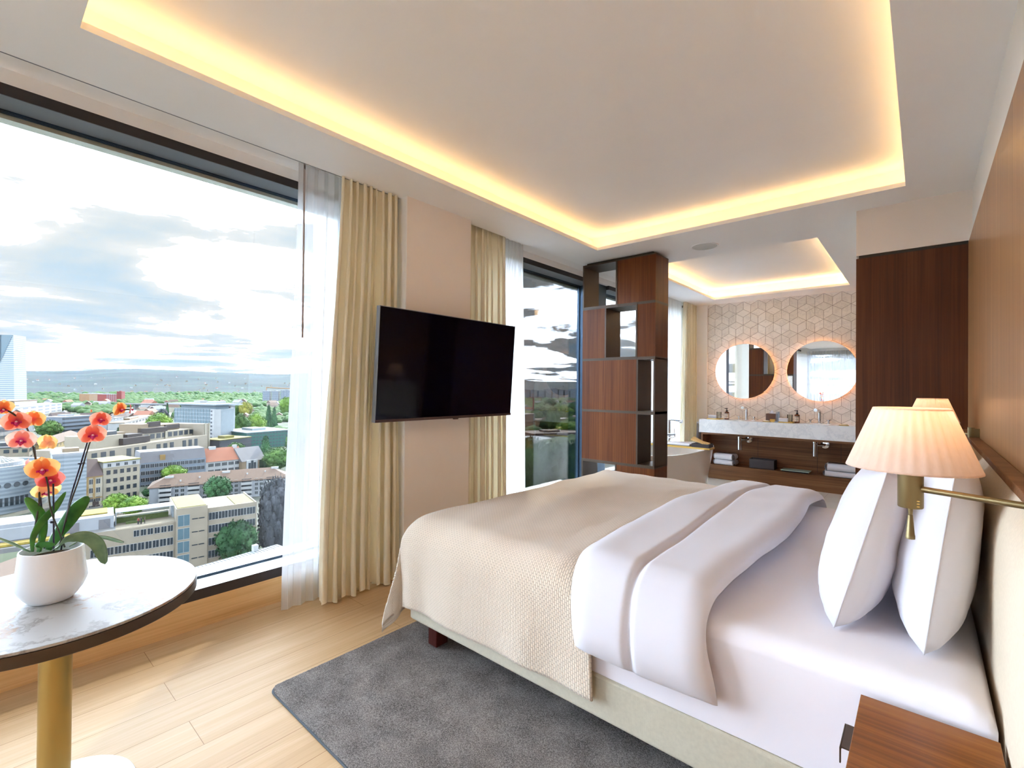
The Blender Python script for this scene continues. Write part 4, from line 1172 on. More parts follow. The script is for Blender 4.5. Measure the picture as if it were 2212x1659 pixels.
MB().tube([(-0.03, 0, 0.885), (0.0, 0, 0.895), (0.06, -0.01, 0.897), (0.155, -0.02, 0.887)], 0.014, 14).lathe([(0, -0.006), (0.022, -0.006), (0.022, 0.02), (0, 0.02)], 18, (0.16, -0.02, 0.883), axis='x').build('spout', M['chrome'], fa, smooth=50)
MB().tube([(-0.06, 0, 0.70), (0.08, -0.01, 0.71)], 0.019, 14).tube([(0.07, -0.01, 0.71), (0.075, -0.01, 0.79)], 0.005, 8).tube([(0.0, -0.02, 0.66), (0.09, -0.03, 0.685)], 0.010, 10).build('mixer', M['chrome'], fa, smooth=50)
br_ = MB().box(-0.43, 0.405, -0.085, 0.085, 0, 0.022).build('bath_tray', M['gold'], bevel=0.003)
br_.location = (-2.28, 5.76, TR+0.001); tag(br_, 'golden bath tray across the tub', 'tray')
hand_towel(-2.36, 5.76, TR+0.0235, 0.48, 0.12, 0.03, 1, 'white folded towel on the golden bath tray', None, seed=5)
ob = thing('amenity_box', 'black box holding a golden bath brush on the bath tray', 'box', (-1.99, 5.75, TR+0.0235))
MB().box(-0.10, 0.105, -0.075, 0.075, 0, 0.005).box(-0.10, 0.105, -0.075, -0.069, 0.005, 0.042).box(-0.10, 0.105, 0.069, 0.075, 0.005, 0.042).box(-0.10, -0.094, -0.069, 0.069, 0.005, 0.042).box(0.099, 0.105, -0.069, 0.069, 0.005, 0.042).build('tray', M['leather_black'], ob)
bb = MB()
for k in range(6):
    y_ = -0.05+0.018*k
    bb.tube([(0.08, y_, 0.030+0.002*k), (0.0, y_+0.008, 0.055), (-0.12, y_+0.02, 0.086+0.004*k)], 0.011, 8)
bru = bb.build('straw_brush', M['straw'], smooth=60); bru.location = (-1.99, 5.75, TR+0.0235); tag(bru, 'golden straw bundle lying in the black box on the bath tray', 'brush')
# ------------------------------------------------------------------ the city below the windows
GZ = -48.0
def G(x, y, z=GZ): return atz(x, y, z)
def cl(c):
    q = lin(c); return (q[0]*CITYA, q[1]*CITYA, q[2]*CITYA, 1)
def cf(c):
    q = lin(c); return (q[0]*FOLA, q[1]*FOLA, q[2]*FOLA, 1)
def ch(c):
    q = lin(c); return (q[0]*FOLA*0.12, q[1]*FOLA*0.34, q[2]*FOLA*0.60, 1)  # bluish distance haze put into the hill colours themselves
def cm(name, c, rough=0.8, var=0.06, vs=0.3, **k): return plain(name, cl(c), rough, var=var, vs=vs, spec=0.25, **k)
C = {}
for nm, col in dict(beige=(206, 190, 164), cream=(218, 206, 178), tan=(188, 162, 128), white=(232, 232, 228), pale=(206, 210, 214), bluegrey=(158, 172, 186),
                    grey=(160, 160, 158), dkgrey=(98, 98, 104), zinc=(150, 148, 150), brown=(122, 92, 72), darkbrown=(74, 60, 54), roof=(140, 112, 92), purple_roof=(106, 82, 78),
                    orange_roof=(208, 132, 98), glassdark=(58, 70, 78), glassblue=(120, 152, 162), sedum=(168, 158, 66), orange=(222, 172, 120), red=(196, 88, 76),
                    yellow=(226, 198, 128), teal=(52, 132, 116), steel=(206, 218, 222), asphalt=(112, 112, 112), sand=(206, 192, 164), ochre=(196, 158, 92), frame=(228, 228, 222)).items():
    C[nm] = cm('city_'+nm, col, 0.35 if 'glass' in nm else 0.8)

def stripes(name, c1, c2, period):
    t = NT(name); b = t.bsdf(cl(c1), 0.6)
    tcx = t.n('ShaderNodeTexCoord'); sp_ = t.n('ShaderNodeSeparateXYZ'); t.l(tcx, 'Object', sp_, 0)
    mo = t.n('ShaderNodeMath', operation='FRACT'); dv = t.n('ShaderNodeMath', operation='DIVIDE'); dv.inputs[1].default_value = period
    t.l(sp_, 2, dv, 0); t.l(dv, 0, mo, 0)
    r = t.ramp(mo, 0, [(0.48, cl(c1)), (0.52, cl(c2))]); t.l(r, 0, b, 'Base Color'); return t.m
C['stripe'] = stripes('striped_stone', (182, 196, 202), (138, 154, 164), 1.5)
C['band_white'] = stripes('white_bands', (236, 236, 234), (150, 170, 184), 3.6)
C['tower'] = stripes('tower_bands', (240, 242, 242), (148, 176, 188), 4.6)
C['tile_roof'] = cm('tile_roof', (146, 118, 98), 0.9, 0.14, 2.0)

def building(name, label, L_, R_, ytop=None, depth=14, h=None, cat='building', group=None):
    """L_, R_: picture points where the foot of the facade stands; returns an Empty whose x runs along the facade, y away from us"""
    p = G(*L_); q = G(*R_)
    d = Vector((q.x-p.x, q.y-p.y, 0)); ln = d.length; rz = math.atan2(d.y, d.x)
    if h is None:
        r_ = ray(L_[0], ytop); h = H + r_.z/math.hypot(r_.x, r_.y)*math.hypot(p.x, p.y) - GZ
    o = thing(name, label, cat, (p.x, p.y, GZ), rz, group)
    return o, ln, h
def part(o, nm, mat, *boxes):
    m = MB()
    for b in boxes: m.box(*b)
    return m.build(nm, mat, o)
_wcache = {}
def win_mesh(w, h, mull, fr, gl):
    key = (round(w, 2), round(h, 2), mull, fr, gl)
    if key not in _wcache:
        m = MB(); m.box(0.06, w-0.06, -0.03, 0.15, 0.06, h-0.06, 0)
        m.box(0, 0.07, -0.08, 0.1, 0, h, 1); m.box(w-0.07, w, -0.08, 0.1, 0, h, 1); m.box(0.07, w-0.07, -0.08, 0.1, 0, 0.08, 1); m.box(0.07, w-0.07, -0.08, 0.1, h-0.07, h, 1)
        for k in range(1, mull+1):
            x = w*k/(mull+1); m.box(x-0.04, x+0.04, -0.07, 0.1, 0.08, h-0.07, 1)
        _wcache[key] = m.build('window', [C[gl], C[fr]])
        o = _wcache[key]; me = o.data; bpy.data.objects.remove(o); _wcache[key] = me
    return _wcache[key]
def windows(o, x0, x1, n, zs, w, h, y=0.0, mull=1, fr='frame', gl='glassdark', nm='window'):
    me = win_mesh(w, h, mull, fr, gl)
    for z in zs:
        for k in range(n):
            c = bpy.data.objects.new(nm, me); COL.objects.link(c); c.parent = o
            c.location = (lerp(x0, x1, (k+0.5)/n)-w/2, y-0.02, z)
def hip_roof(o, L, D, z, rh, ov, mat, hipL=0.5, hipR=0.5):
    m = MB(); a0, a1, b0, b1 = -ov, L+ov, -ov, D+ov
    r0 = a0 + hipL*(b1-b0)/1.0*0.5*2*0.5; r1 = a1 - hipR*(b1-b0)*0.5
    m.add([(a0, b0, z), (a1, b0, z), (a1, b1, z), (a0, b1, z), (r0, (b0+b1)/2, z+rh), (r1, (b0+b1)/2, z+rh)],
          [(0, 1, 5, 4), (1, 2, 5), (2, 3, 4, 5), (3, 0, 4), (0, 3, 2, 1)])
    m.box(a0, a1, b0, b1, z-0.25, z)
    return m.build('roof', mat, o)

# ground
gm = NT('city_ground'); gb = gm.bsdf((0.2, 0.25, 0.15, 1), 0.95, 0, 0.2)
gn = gm.noise(gm.coords(), 0.012, 5, 0.6)
gr = gm.ramp(gn, 0, [(0.38, cl((72, 96, 56))), (0.47, cl((92, 108, 72))), (0.53, cl((140, 138, 130))), (0.6, cl((86, 106, 66)))])
gm.l(gr, 0, gb, 'Base Color')
g = MB(); g.box(-9000, 9000, -9000, 12000, GZ-3, GZ); go = g.build('terrain', gm.m); go['kind'] = 'structure'; go['label'] = 'city ground far below the window'

# hills
def ridge(az):
    # elevation of the skyline (tangent) by azimuth in degrees, -90 = straight out of the window
    pts = [(-100, 0.012), (-87, 0.018), (-84.5, 0.0185), (-80, 0.0245), (-76, 0.0235), (-72, 0.0215), (-67, 0.0195), (-64, 0.0235), (-60, 0.0225), (-56, 0.0262), (-52, 0.026), (-44, 0.022), (-37, 0.0125), (-33, 0.0125), (-20, 0.015), (10, 0.012)]
    for (a0, e0), (a1, e1) in zip(pts, pts[1:]):
        if a0 <= az <= a1: return lerp(e0, e1, smooth01((az-a0)/(a1-a0)))
    return pts[-1][1]
hm = NT('hill_forest_hazed'); hbs = hm.bsdf((0.1, 0.2, 0.1, 1), 0.95, 0, 0.1)
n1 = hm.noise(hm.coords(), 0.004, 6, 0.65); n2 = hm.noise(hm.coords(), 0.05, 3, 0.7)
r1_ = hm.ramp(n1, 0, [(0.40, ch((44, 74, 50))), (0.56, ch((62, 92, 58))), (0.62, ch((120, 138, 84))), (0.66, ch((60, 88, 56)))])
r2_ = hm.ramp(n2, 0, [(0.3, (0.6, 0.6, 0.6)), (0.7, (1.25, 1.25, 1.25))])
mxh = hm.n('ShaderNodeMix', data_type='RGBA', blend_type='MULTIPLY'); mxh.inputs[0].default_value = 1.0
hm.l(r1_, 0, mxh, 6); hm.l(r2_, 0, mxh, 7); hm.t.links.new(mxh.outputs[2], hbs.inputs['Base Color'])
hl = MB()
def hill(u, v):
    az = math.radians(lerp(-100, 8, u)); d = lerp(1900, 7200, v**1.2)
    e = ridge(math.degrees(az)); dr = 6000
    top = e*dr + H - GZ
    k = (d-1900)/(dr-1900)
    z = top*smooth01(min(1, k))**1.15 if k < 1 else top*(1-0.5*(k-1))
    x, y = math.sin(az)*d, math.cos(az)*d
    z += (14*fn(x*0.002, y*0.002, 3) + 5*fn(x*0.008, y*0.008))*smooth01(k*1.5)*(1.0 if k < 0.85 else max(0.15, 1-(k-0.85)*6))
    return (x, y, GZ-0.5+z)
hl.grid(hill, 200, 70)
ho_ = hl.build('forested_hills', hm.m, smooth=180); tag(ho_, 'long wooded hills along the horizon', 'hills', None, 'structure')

# ------------------------------------------------------------------ near office building with roof terraces
o, L, h = building('office_building', 'long beige office building with ribbon windows and planted roof terraces, nearest to the window', (180, 1290), (553, 1212), 1134, 16)
p0 = G(180, 1290)
# heights measured on the facade
def hz(x, y, X0=None):
    """height above ground of picture point on the facade plane of the current building"""
    d = ray(x, y); n = Vector((-math.sin(o.rotation_euler.z), math.cos(o.rotation_euler.z), 0))
    t = n.dot(Vector((o.location.x, o.location.y, 0)))/n.dot(d)
    P_ = EYE+d*t; q = P_-Vector((o.location.x, o.location.y, 0)); c, s_ = math.cos(o.rotation_euler.z), math.sin(o.rotation_euler.z)
    return q.x*c+q.y*s_, P_.z-GZ
uA, zA = hz(383, 1126); uT0, zT = hz(380, 1099); uT1, _ = hz(448, 1092); uR, zR = hz(551, 1088); u1, z1 = hz(250, 1146)
hw_ = zA
part(o, 'left_wing', C['beige'], (0, uT0, 0, 16, 0, zA))
part(o, 'stair_tower', C['beige'], (uT0, uT1, -0.6, 16, 0, zT))
part(o, 'right_wing', C['beige'], (uT1, L, 0, 16, 0, zR))
st = 3.35
zl = [zA-2.4-st*k for k in range(1, 4)]
windows(o, 1, uT0-0.4, 11, zl, (uT0-1.4)/11*0.92, 1.9, 0, 1)
windows(o, uT0-8.5, uT0-0.4, 6, [zA-2.3], 1.15, 1.6, 0, 1)
windows(o, uT1+0.3, L-0.3, 5, [zR-2.7-st*k for k in range(0, 5)], (L-uT1)/5*0.94, 2.0, 0, 2)
sg_w = (uT1-uT0)
windows(o, uT0+0.2, uT0+0.2+sg_w*0.42, 1, [zT-4.6-3.4*k for k in range(0, 5)], sg_w*0.38, 2.9, -0.6, 1, 'frame', 'glassblue', 'stair_window')
m = MB()
for k in range(5):
    m.box(uT0+sg_w*0.5, uT0+sg_w*0.68, -0.66, -0.55, zT-3.2-3.4*k, zT-2.95-3.4*k); m.box(uT0+sg_w*0.72, uT0+sg_w*0.9, -0.66, -0.55, zT-3.2-3.4*k, zT-2.95-3.4*k)
m.build('slit_windows', C['glassdark'], o)
part(o, 'green_roof', C['sedum'], (uT0+0.3, uT1-0.3, -0.2, 15, zT, zT+0.15), (L-5, L-0.5, 1, 14, zR, zR+0.3))
part(o, 'right_terrace', C['sand'], (uT1, L-5, 0.4, 15.5, zR, zR+0.12))
part(o, 'parapet', C['beige'], (uT1, L, 0, 0.3, zR, zR+0.5), (L-0.3, L, 0.3, 16, zR, zR+0.5))
ux, zx = hz(250, 1119)
part(o, 'terrace_floor', C['sand'], (ux, uT0, 0.4, 9.5, zA, zA+0.1))
part(o, 'planter_hedge', cm('hedge', (110, 128, 60), 0.9, 0.3, 2.0), (ux, uT0-1, 6.5, 8.5, zA+0.1, zA+1.4), (ux+2, uT0-6, 4.2, 4.9, zA+0.1, zA+0.6))
part(o, 'canopy', C['steel'], (ux, uT0, 4.5, 9.5, zA+3.1, zA+3.25), (ux, ux+0.2, 4.5, 9.5, zA+0.1, zA+3.1), (uT0-0.3, uT0, 4.5, 9.5, zA+0.1, zA+3.1))
part(o, 'penthouse', C['pale'], (ux-24, ux-0.3, 3.0, 13, zA, zA+3.0), (ux-24, ux-8, 4.0, 12, zA+3.0, zA+3.8))
part(o, 'roof_slab', C['grey'], (ux-40, 0, -2, 22, zA-1.0, zA), (0, ux, 0.1, 16, zA, zA+0.06))
part(o, 'roof_planting', cm('sedum_yellow', (196, 172, 70), 0.95, 0.3, 1.2), (ux-38, ux-31, 1, 20, zA, zA+0.5), (ux-28, ux-8, -1.0, 1.4, zA+0.06, zA+0.5), (ux-10, ux-1.5, 6, 12, zA+3.0, zA+3.3))
part(o, 'solar_panels', C['dkgrey'], (ux-29, ux-14, 1.5, 2.6, zA+0.06, zA+0.5))
for k in range(3):
    part(o, 'penthouse_door', C['zinc'], (ux-3-5.5*k, ux-1-5.5*k, 2.9, 3.1, zA+0.1, zA+2.3))
# people standing on the terrace
pc = [((196, 92, 70), (60, 60, 70), 'person in a red top on the office roof terrace'), ((40, 44, 66), (44, 44, 52), 'person in a dark blue jacket on the office roof terrace'), ((54, 50, 50), (70, 66, 62), 'person in dark clothes at the right of three on the office roof terrace')]
rz_ = o.rotation_euler.z
for k, (c_t, c_l, lab) in enumerate(pc):
    u, _ = hz((300, 306, 314)[k], 1118); v = 2.2
    wx = o.location.x + u*math.cos(rz_) - v*math.sin(rz_); wy = o.location.y + u*math.sin(rz_) + v*math.cos(rz_)
    pr = thing('person', lab, 'person', (wx, wy, GZ+zA+0.115), rz_+k*0.8, 'people on the roof terrace')
    m = MB()
    m.lathe([(0.0, 0.0), (0.07, 0.0), (0.06, 0.1), (0.075, 0.45), (0.095, 0.8), (0.06, 0.88)], 10, (0.09, 0, 0)).lathe([(0.0, 0.0), (0.07, 0.0), (0.06, 0.1), (0.075, 0.45), (0.095, 0.8), (0.06, 0.88)], 10, (-0.09, 0, 0))
    m.lathe([(0.0, 0.80), (0.16, 0.82), (0.15, 1.0), (0.19, 1.3), (0.2, 1.42), (0.09, 1.49), (0.055, 1.52), (0.055, 1.56), (0.085, 1.62), (0.095, 1.69), (0.07, 1.76), (0.0, 1.78)], 12, sx=1.0, sy=0.65)
    for sg in (-1, 1): m.tube([(sg*0.19, 0, 1.40), (sg*0.25, 0.02, 1.15), (sg*0.24, -0.06, 0.9), (sg*0.23, -0.08, 0.8)], [0.06, 0.05, 0.04, 0.03], 8)
    m.build('body', cm('skin_%d' % k, (196, 150, 124)), pr, smooth=60)
    m = MB(); m.lathe([(0.165, 0.85), (0.165, 1.0), (0.2, 1.3), (0.21, 1.43), (0.1, 1.5)], 12, sx=1.0, sy=0.68); m.build('jacket', cm('jacket_%d' % k, c_t), pr, smooth=60)
    m = MB(); m.lathe([(0.08, 0.03), (0.07, 0.1), (0.085, 0.45), (0.105, 0.86)], 10, (0.09, 0, 0)).lathe([(0.08, 0.03), (0.07, 0.1), (0.085, 0.45), (0.105, 0.86)], 10, (-0.09, 0, 0)); m.build('trousers', cm('trousers_%d' % k, c_l), pr, smooth=60)
    m = MB(); m.lathe([(0.098, 1.66), (0.1, 1.71), (0.075, 1.78), (0, 1.8)], 12); m.build('hair', cm('hair_%d' % k, (60, 44, 34)), pr, smooth=60)

# ------------------------------------------------------------------ long apartment block with hipped tile roof
o, L, h = building('apartment_block', 'long pale blue apartment block with balconies and a brown hipped roof', (322, 1095), (622, 1066), 1054, 13)
part(o, 'walls', C['pale'], (0, L, 0, 13, 0, h))
hip_roof(o, L, 13, h, 3.9, 0.7, C['tile_roof'], 1.0, 1.0)
nfl = 4; fh = h/nfl
nb = 5
for k in range(nb):
    x0 = L*(0.06+0.19*k)
    if k in (0, 1, 3, 4):
        for f in range(nfl):
            z = f*fh+0.2
            m = MB(); m.box(x0, x0+L*0.085, -1.3, 0.0, z-0.15, z+0.05); m.box(x0, x0+L*0.085, -1.3, -1.22, z+0.05, z+1.0); m.box(x0, x0+0.08, -1.22, 0, z+0.05, z+1.0); m.box(x0+L*0.085-0.08, x0+L*0.085, -1.22, 0, z+0.05, z+1.0)
            m.build('balcony', C['white'], o)
            m = MB(); m.box(x0+0.3, x0+L*0.08, -0.02, 0.06, z+0.1, z+2.3); m.build('balcony_door', C['glassdark'], o)
zs = [f*fh+1.05 for f in range(nfl)]
for k in range(nb):
    windows(o, L*(0.06+0.19*k)+L*0.1, L*(0.06+0.19*k)+L*0.175, 2, zs, 1.3, 1.35, 0, 1)
for k, (fx, fy) in enumerate(((0.12, 0.35), (0.2, 0.15), (0.33, 0.25), (0.47, 0.2), (0.52, 0.4), (0.68, 0.25), (0.82, 0.3), (0.9, 0.45))):
    zc_ = h+3.9*min(1, (fy*13+0.7)/7.2)
    m = MB()
    if k in (0, 4, 7): m.box(L*fx-1.5, L*fx+1.5, fy*13-0.4, fy*13+0.5, zc_-0.4, zc_+0.6)
    else: m.box(L*fx-0.3, L*fx+0.3, fy*13-0.3, fy*13+0.3, zc_-0.4, zc_+0.5)
    m.build('chimney', C['white'], o)

# ------------------------------------------------------------------ grey office behind it, orange roofed house, gabled zinc house
o, L, h = building('grey_office', 'grey office block with ribbon windows and a zinc mansard roof', (301, 1052), (444, 1035), 1001, 14)
part(o, 'walls', C['bluegrey'], (0, L, 0, 14, 0, h))
m = MB(); zt_ = h+5.0
m.add([(0, 0, h), (L, 0, h), (L, 14, h), (0, 14, h), (0.4, 1.6, zt_), (L-0.4, 1.6, zt_), (L-0.4, 13, zt_), (0.4, 13, zt_)], [(0, 1, 5, 4), (1, 2, 6, 5), (2, 3, 7, 6), (3, 0, 4, 7), (4, 5, 6, 7)])
m.build('mansard_roof', C['zinc'], o)
windows(o, 0.4, L-0.4, 15, [h-2.6-3.3*k for k in range(4)], L/15*0.88, 1.9, 0, 1)
part(o, 'dormer', C['ochre'], (L*0.29, L*0.37, 0.2, 2.0, h+0.3, h+3.2))
o, L, h = building('red_roof_house', 'white house with an orange red tile roof beside the grey office', (444, 1034), (523, 1024), 999, 12)
part(o, 'walls', C['white'], (0, L, 0, 12, 0, h))
m = MB(); m.add([(-0.3, -0.6, h), (L+0.3, -0.6, h), (L+0.3, 6, h+6.5), (-0.3, 6, h+6.5), (L+0.3, 12.6, h), (-0.3, 12.6, h)], [(0, 1, 2, 3), (3, 2, 4, 5), (1, 4, 2), (0, 3, 5)]); m.build('roof', C['orange_roof'], o)
windows(o, 0.8, L-0.8, 5, [h-2.7, h-6.0], 2.6, 1.8, 0, 3)
part(o, 'chimney', C['white'], (L*0.18, L*0.36, 5.2, 6.6, h+5.6, h+7.4), (L*0.84, L*0.95, 5.2, 6.6, h+5.6, h+7.4))
o, L, h = building('gabled_house', 'sandy house with a zinc roof and a tall arched window', (523, 1026), (560, 1020), 998, 14)
part(o, 'walls', C['tan'], (0, L, 0, 14, 0, h))
m = MB(); m.add([(-0.3, -0.3, h), (L*1.4, -0.3, h), (L*1.4, 7, h+7), (-0.3, 7, h+7), (L*1.4, 14, h), (-0.3, 14, h)], [(0, 1, 2, 3), (3, 2, 4, 5), (1, 4, 2), (0, 3, 5)]); m.build('roof', C['zinc'], o)
m = MB(); gx = L*0.55; gw = 3.2
m.prism([(gx-gw, -0.4), (gx+gw, -0.4), (gx+gw, 2.0), (gx-gw, 2.0)], h-6.5, h+0.5); m.build('gable', C['white'], o)
m = MB()
for dx in (-1.5, 0, 1.5): m.box(gx+dx-0.65, gx+dx+0.65, -0.5, -0.38, h-6, h+0.2 if dx == 0 else h-1)
m.build('arched_window', C['glassdark'], o)

# ------------------------------------------------------------------ cream block and narrow corner house
o, L, h = building('cream_block', 'cream stone office block with a regular grid of dark windows', (222, 1090), (301, 1076), 1012, 16)
part(o, 'walls', C['cream'], (0, L, 0, 16, 0, h))
part(o, 'attic', C['white'], (0, L, 0.1, 15, h, h+2.2))
part(o, 'green_roof', C['sedum'], (-0.3, L+0.3, -0.3, 15.6, h+2.2, h+2.6))
windows(o, 0.6, L-0.6, 5, [h-2.9-3.5*k for k in range(5)], 1.5, 1.9, 0, 0, 'cream')
windows(o, 0.6, L-0.6, 4, [h+0.3], 1.3, 1.3, 0.1, 1)
part(o, 'cornice', C['cream'], (-0.2, L+0.2, -0.3, 0, h-0.2, h+0.1))
o, L, h = building('corner_house', 'narrow old ochre house with a dark purple roof left of the cream block', (184, 1098), (221, 1092), 1031, 14)
part(o, 'walls', C['cream'], (0, L, 0, 14, 0, h))
part(o, 'ochre_strips', C['ochre'], (0, L*0.18, -0.08, 0, 3.5, h), (L*0.42, L*0.56, -0.08, 0, 3.5, h), (0, L, -0.25, 0, h-0.5, h), (0, L, -0.2, 0, 3.4, 3.8))
windows(o, 0.6, L-0.3, 2, [h-3.2-3.5*k for k in range(4)], 1.4, 2.1, 0, 1)
m = MB(); m.lathe([(0, 0.1), (1.0, 0.1), (1.0, 0.0)], 16, (L*0.6, -0.1, 2.2), axis='y'); m.box(L*0.6-1, L*0.6+1, -0.1, 0.0, 0, 2.2); m.build('arched_door', C['darkbrown'], o)
m = MB(); m.add([(-0.2, -0.4, h), (L+0.2, -0.4, h), (L+0.2, 7, h+6), (L*0.2, 7, h+6.5), (L+0.2, 14, h), (-0.2, 14, h)], [(0, 1, 2, 3), (3, 2, 4, 5), (1, 4, 2), (0, 3, 5)]); m.build('roof', C['purple_roof'], o)

# ------------------------------------------------------------------ stepped bank complex
o, L, h = building('stepped_complex', 'stepped sandstone complex with brown terraces in front of the glass block', (186, 1040), (458, 985), None, 40, h=14)
part(o, 'lower_block', C['beige'], (0, L*0.95, 0, 30, 0, 15), (L*0.93, L, 2, 26, 0, 22.5))
part(o, 'middle_block', C['sand'], (L*0.12, L*0.3, 6, 24, 15, 21), (L*0.42, L*0.92, 9, 30, 15, 19.5), (L*0.3, L*0.42, 4, 22, 15, 18))
part(o, 'upper_block', C['tan'], (L*0.50, L*0.62, 12, 26, 19.5, 25), (L*0.62, L*0.86, 14, 28, 19.5, 23.5), (L*0.30, L*0.36, 10, 20, 18, 22))
part(o, 'brown_band', C['darkbrown'], (L*0.27, L*0.47, 3.5, 16, 15.3, 18.8), (L*0.5, L*0.68, 8.6, 14, 19.5, 22.5), (L*0.72, L*0.85, 13, 15, 20.4, 23.0), (L*0.33, L*0.44, 6, 14, 18.9, 20.5), (L*0.56, L*0.66, 11.8, 13, 23.0, 26.0))
m = MB()
for k in range(16):
    x = L*(0.03+0.056*k)
    if k % 4 != 3: m.box(x, x+L*0.032, -0.1, 0.1, 6, 13.6); m.box(x, x+L*0.032, -0.1, 0.1, 0.5, 4.5)
m.build('window_bays', C['glassdark'], o)
m = MB()
for k in range(10): m.box(L*(0.44+0.05*k), L*(0.475+0.05*k), 8.9, 9.05, 16, 18.9)
m.build('terrace_windows', C['glassdark'], o)
part(o, 'pale_fins', C['cream'], (L*0.66, L*0.68, 8.4, 9.2, 15, 19.8), (L*0.945, L*0.96, 1.7, 2.2, 0, 22.8), (L*0.985, L, 1.7, 2.2, 0, 22.8))
part(o, 'roof_light', C['glassdark'], (L*0.2, L*0.29, 9, 18, 21, 23))

# ------------------------------------------------------------------ glass office block
o, L, h = building('glass_block', 'tall glass office block with white slab ends in the middle of the city view', (376, 966), (464, 972), 873, 16)
def glass_grid(name, nx, nz_, W_, h_):
    m = MB(); m.box(0, W_, 0, 0.5, 0, h_, 0)
    for k in range(nx+1): m.box(W_*k/nx-0.12, W_*k/nx+0.12, -0.2, 0.02, 0, h_, 1)
    for k in range(nz_+1): m.box(0, W_, -0.25, 0.02, h_*k/nz_-0.22, h_*k/nz_+0.22, 1)
    return m
glass_grid('curtain_wall', 14, 11, L, h-3).build('curtain_wall', [C['glassblue'], C['steel']], o)
part(o, 'core', C['steel'], (0.2, L-0.2, 0.5, 16, 0, h-3.0))
part(o, 'recessed_floor', C['glassblue'], (3, L-3, 3, 14, h-3, h))
part(o, 'roof_plate', C['steel'], (-3, L+3, -3, 18, h, h+1.0))
part(o, 'roof_plant', C['white'], (L*0.3, L*0.45, 6, 12, h+1, h+3), (L*0.55, L*0.8, 8, 16, h+1, h+2.5))
part(o, 'end_slab', C['white'], (L, L+2.2, -4, 3, 0, h-3), (L+2.2, L+3.6, -4, -3.6, 0, h-3))
m = MB()
for k in range(11): m.box(L+0.4, L+1.8, -4.12, -4.0, (h-3)*(k+0.3)/11, (h-3)*(k+0.75)/11)
m.build('slab_openings', C['glassdark'], o)
q = G(478, 955); o2 = o
o, L2, h2 = building('glass_wing', 'narrow glass wing of the office block with a white slab end at its right', (478, 958), (500, 958), 876, 12)
glass_grid('curtain_wall', 4, 11, L2*0.62, h2).build('curtain_wall', [C['glassblue'], C['steel']], o)
part(o, 'core', C['steel'], (0.2, L2*0.6, 0.5, 12, 0, h2-0.1))
part(o, 'end_slab', C['white'], (L2*0.62, L2, -1, 3, 0, h2))
m = MB()
for k in range(11): m.box(L2*0.76, L2*0.9, -1.1, -1.0, h2*(k+0.3)/11, h2*(k+0.7)/11)
m.build('slab_openings', C['glassdark'], o)
part(o, 'roof_plate', C['steel'], (0, L2+2, -2, 14, h2+0.1, h2+0.9))

# ------------------------------------------------------------------ other blocks: (name, label, L, R, ytop, depth, wall, roof, storeys)
def block(name, label, L_, R_, yt, D, wall, band, n, roof='grey', group=None, vert=0):
    o, L, h = building(name, label, L_, R_, yt, D, None, 'building', group)
    part(o, 'walls', C[wall], (0, L, 0, D, 0, h))
    if n:
        m = MB()
        for k in range(n):
            z0 = h*(k+0.38)/n; z1 = h*(k+0.80)/n
            if vert:
                for j in range(vert): m.box(L*(j+0.2)/vert, L*(j+0.8)/vert, -0.15, 0.02, z0, z1)
            else: m.box(L*0.02, L*0.98, -0.15, 0.02, z0, z1)
        m.build('window_rows', C[band], o)
        m = MB()
        for k in range(n):
            m.box(L, L+0.15, D*0.05, D*0.95, h*(k+0.38)/n, h*(k+0.8)/n)
        m.build('side_window_rows', C[band], o)
    part(o, 'roof', C[roof], (-0.4, L+0.4, -0.4, D+0.4, h, h+0.5), (L*0.3, L*0.6, D*0.3, D*0.7, h+0.5, h+2.2))
    return o, L, h
o, L, h = block('parking_deck', 'dark low building with a yellow green roof right of the glass block', (474, 985), (542, 975), 952, 16, 'dkgrey', 'glassdark', 3, 'sedum')
o, L, h = block('pavilion', 'white flat pavilion behind the dark low building', (470, 962), (516, 958), 937, 8, 'white', 'glassblue', 1, 'tan')
o, L, h = block('scaffolded_building', 'building wrapped in green scaffold netting at the right edge of the wide window', (532, 972), (628, 962), 936, 40, 'teal', 'dkgrey', 5, 'steel', vert=14)
o, L, h = block('blue_office', 'blue grey office building behind the orchid flowers', (133, 945), (196, 938), 902, 18, 'bluegrey', 'glassdark', 5, 'pale')
o, L, h = building('yellow_house', 'pale yellow house with a brown roof below the blue grey office', (120, 985), (176, 962), 958, 12)
part(o, 'walls', C['yellow'], (0, L, 0, 12, 0, h)); hip_roof(o, L, 12, h, 4.0, 0.6, C['tile_roof']); windows(o, 0.5, L-0.5, 9, [h-2.6, h-5.6], 1.2, 1.6, 0, 1)
o, L, h = block('balcony_block', 'white apartment block with balconies right of the orchid', (231, 945), (266, 938), 906, 7, 'pale', 'white', 7, 'grey', vert=5)
o, L, h = block('white_terrace', 'long white stepped terrace of houses right of the balcony block', (268, 945), (330, 922), 914, 12, 'white', 'dkgrey', 3, 'tan', vert=9)
o, L, h = block('grey_flats', 'grey green flats at the left edge of the view', (-40, 1012), (46, 992), 928, 16, 'grey', 'glassdark', 5, 'grey')
o, L, h = block('stone_office', 'grey stone office with small square windows left, behind the striped round building', (-60, 1045), (62, 1035), 972, 20, 'beige', 'glassdark', 4, 'dkgrey', vert=6)
o, L, h = block('white_complex', 'low white complex with horizontal bands beyond the left flowers', (28, 905), (134, 889), 882, 40, 'white', 'bluegrey', 3, 'pale', vert=7)
o, L, h = block('low_hall', 'low brown and white hall at the foot of the white tower', (30, 890), (80, 886), 866, 60, 'tan', 'white', 2, 'pale')
o, L, h = block('orange_flats', 'orange yellow block of flats in the distance', (192, 873), (229, 871), 851, 20, 'orange', 'tan', 8, 'pale')
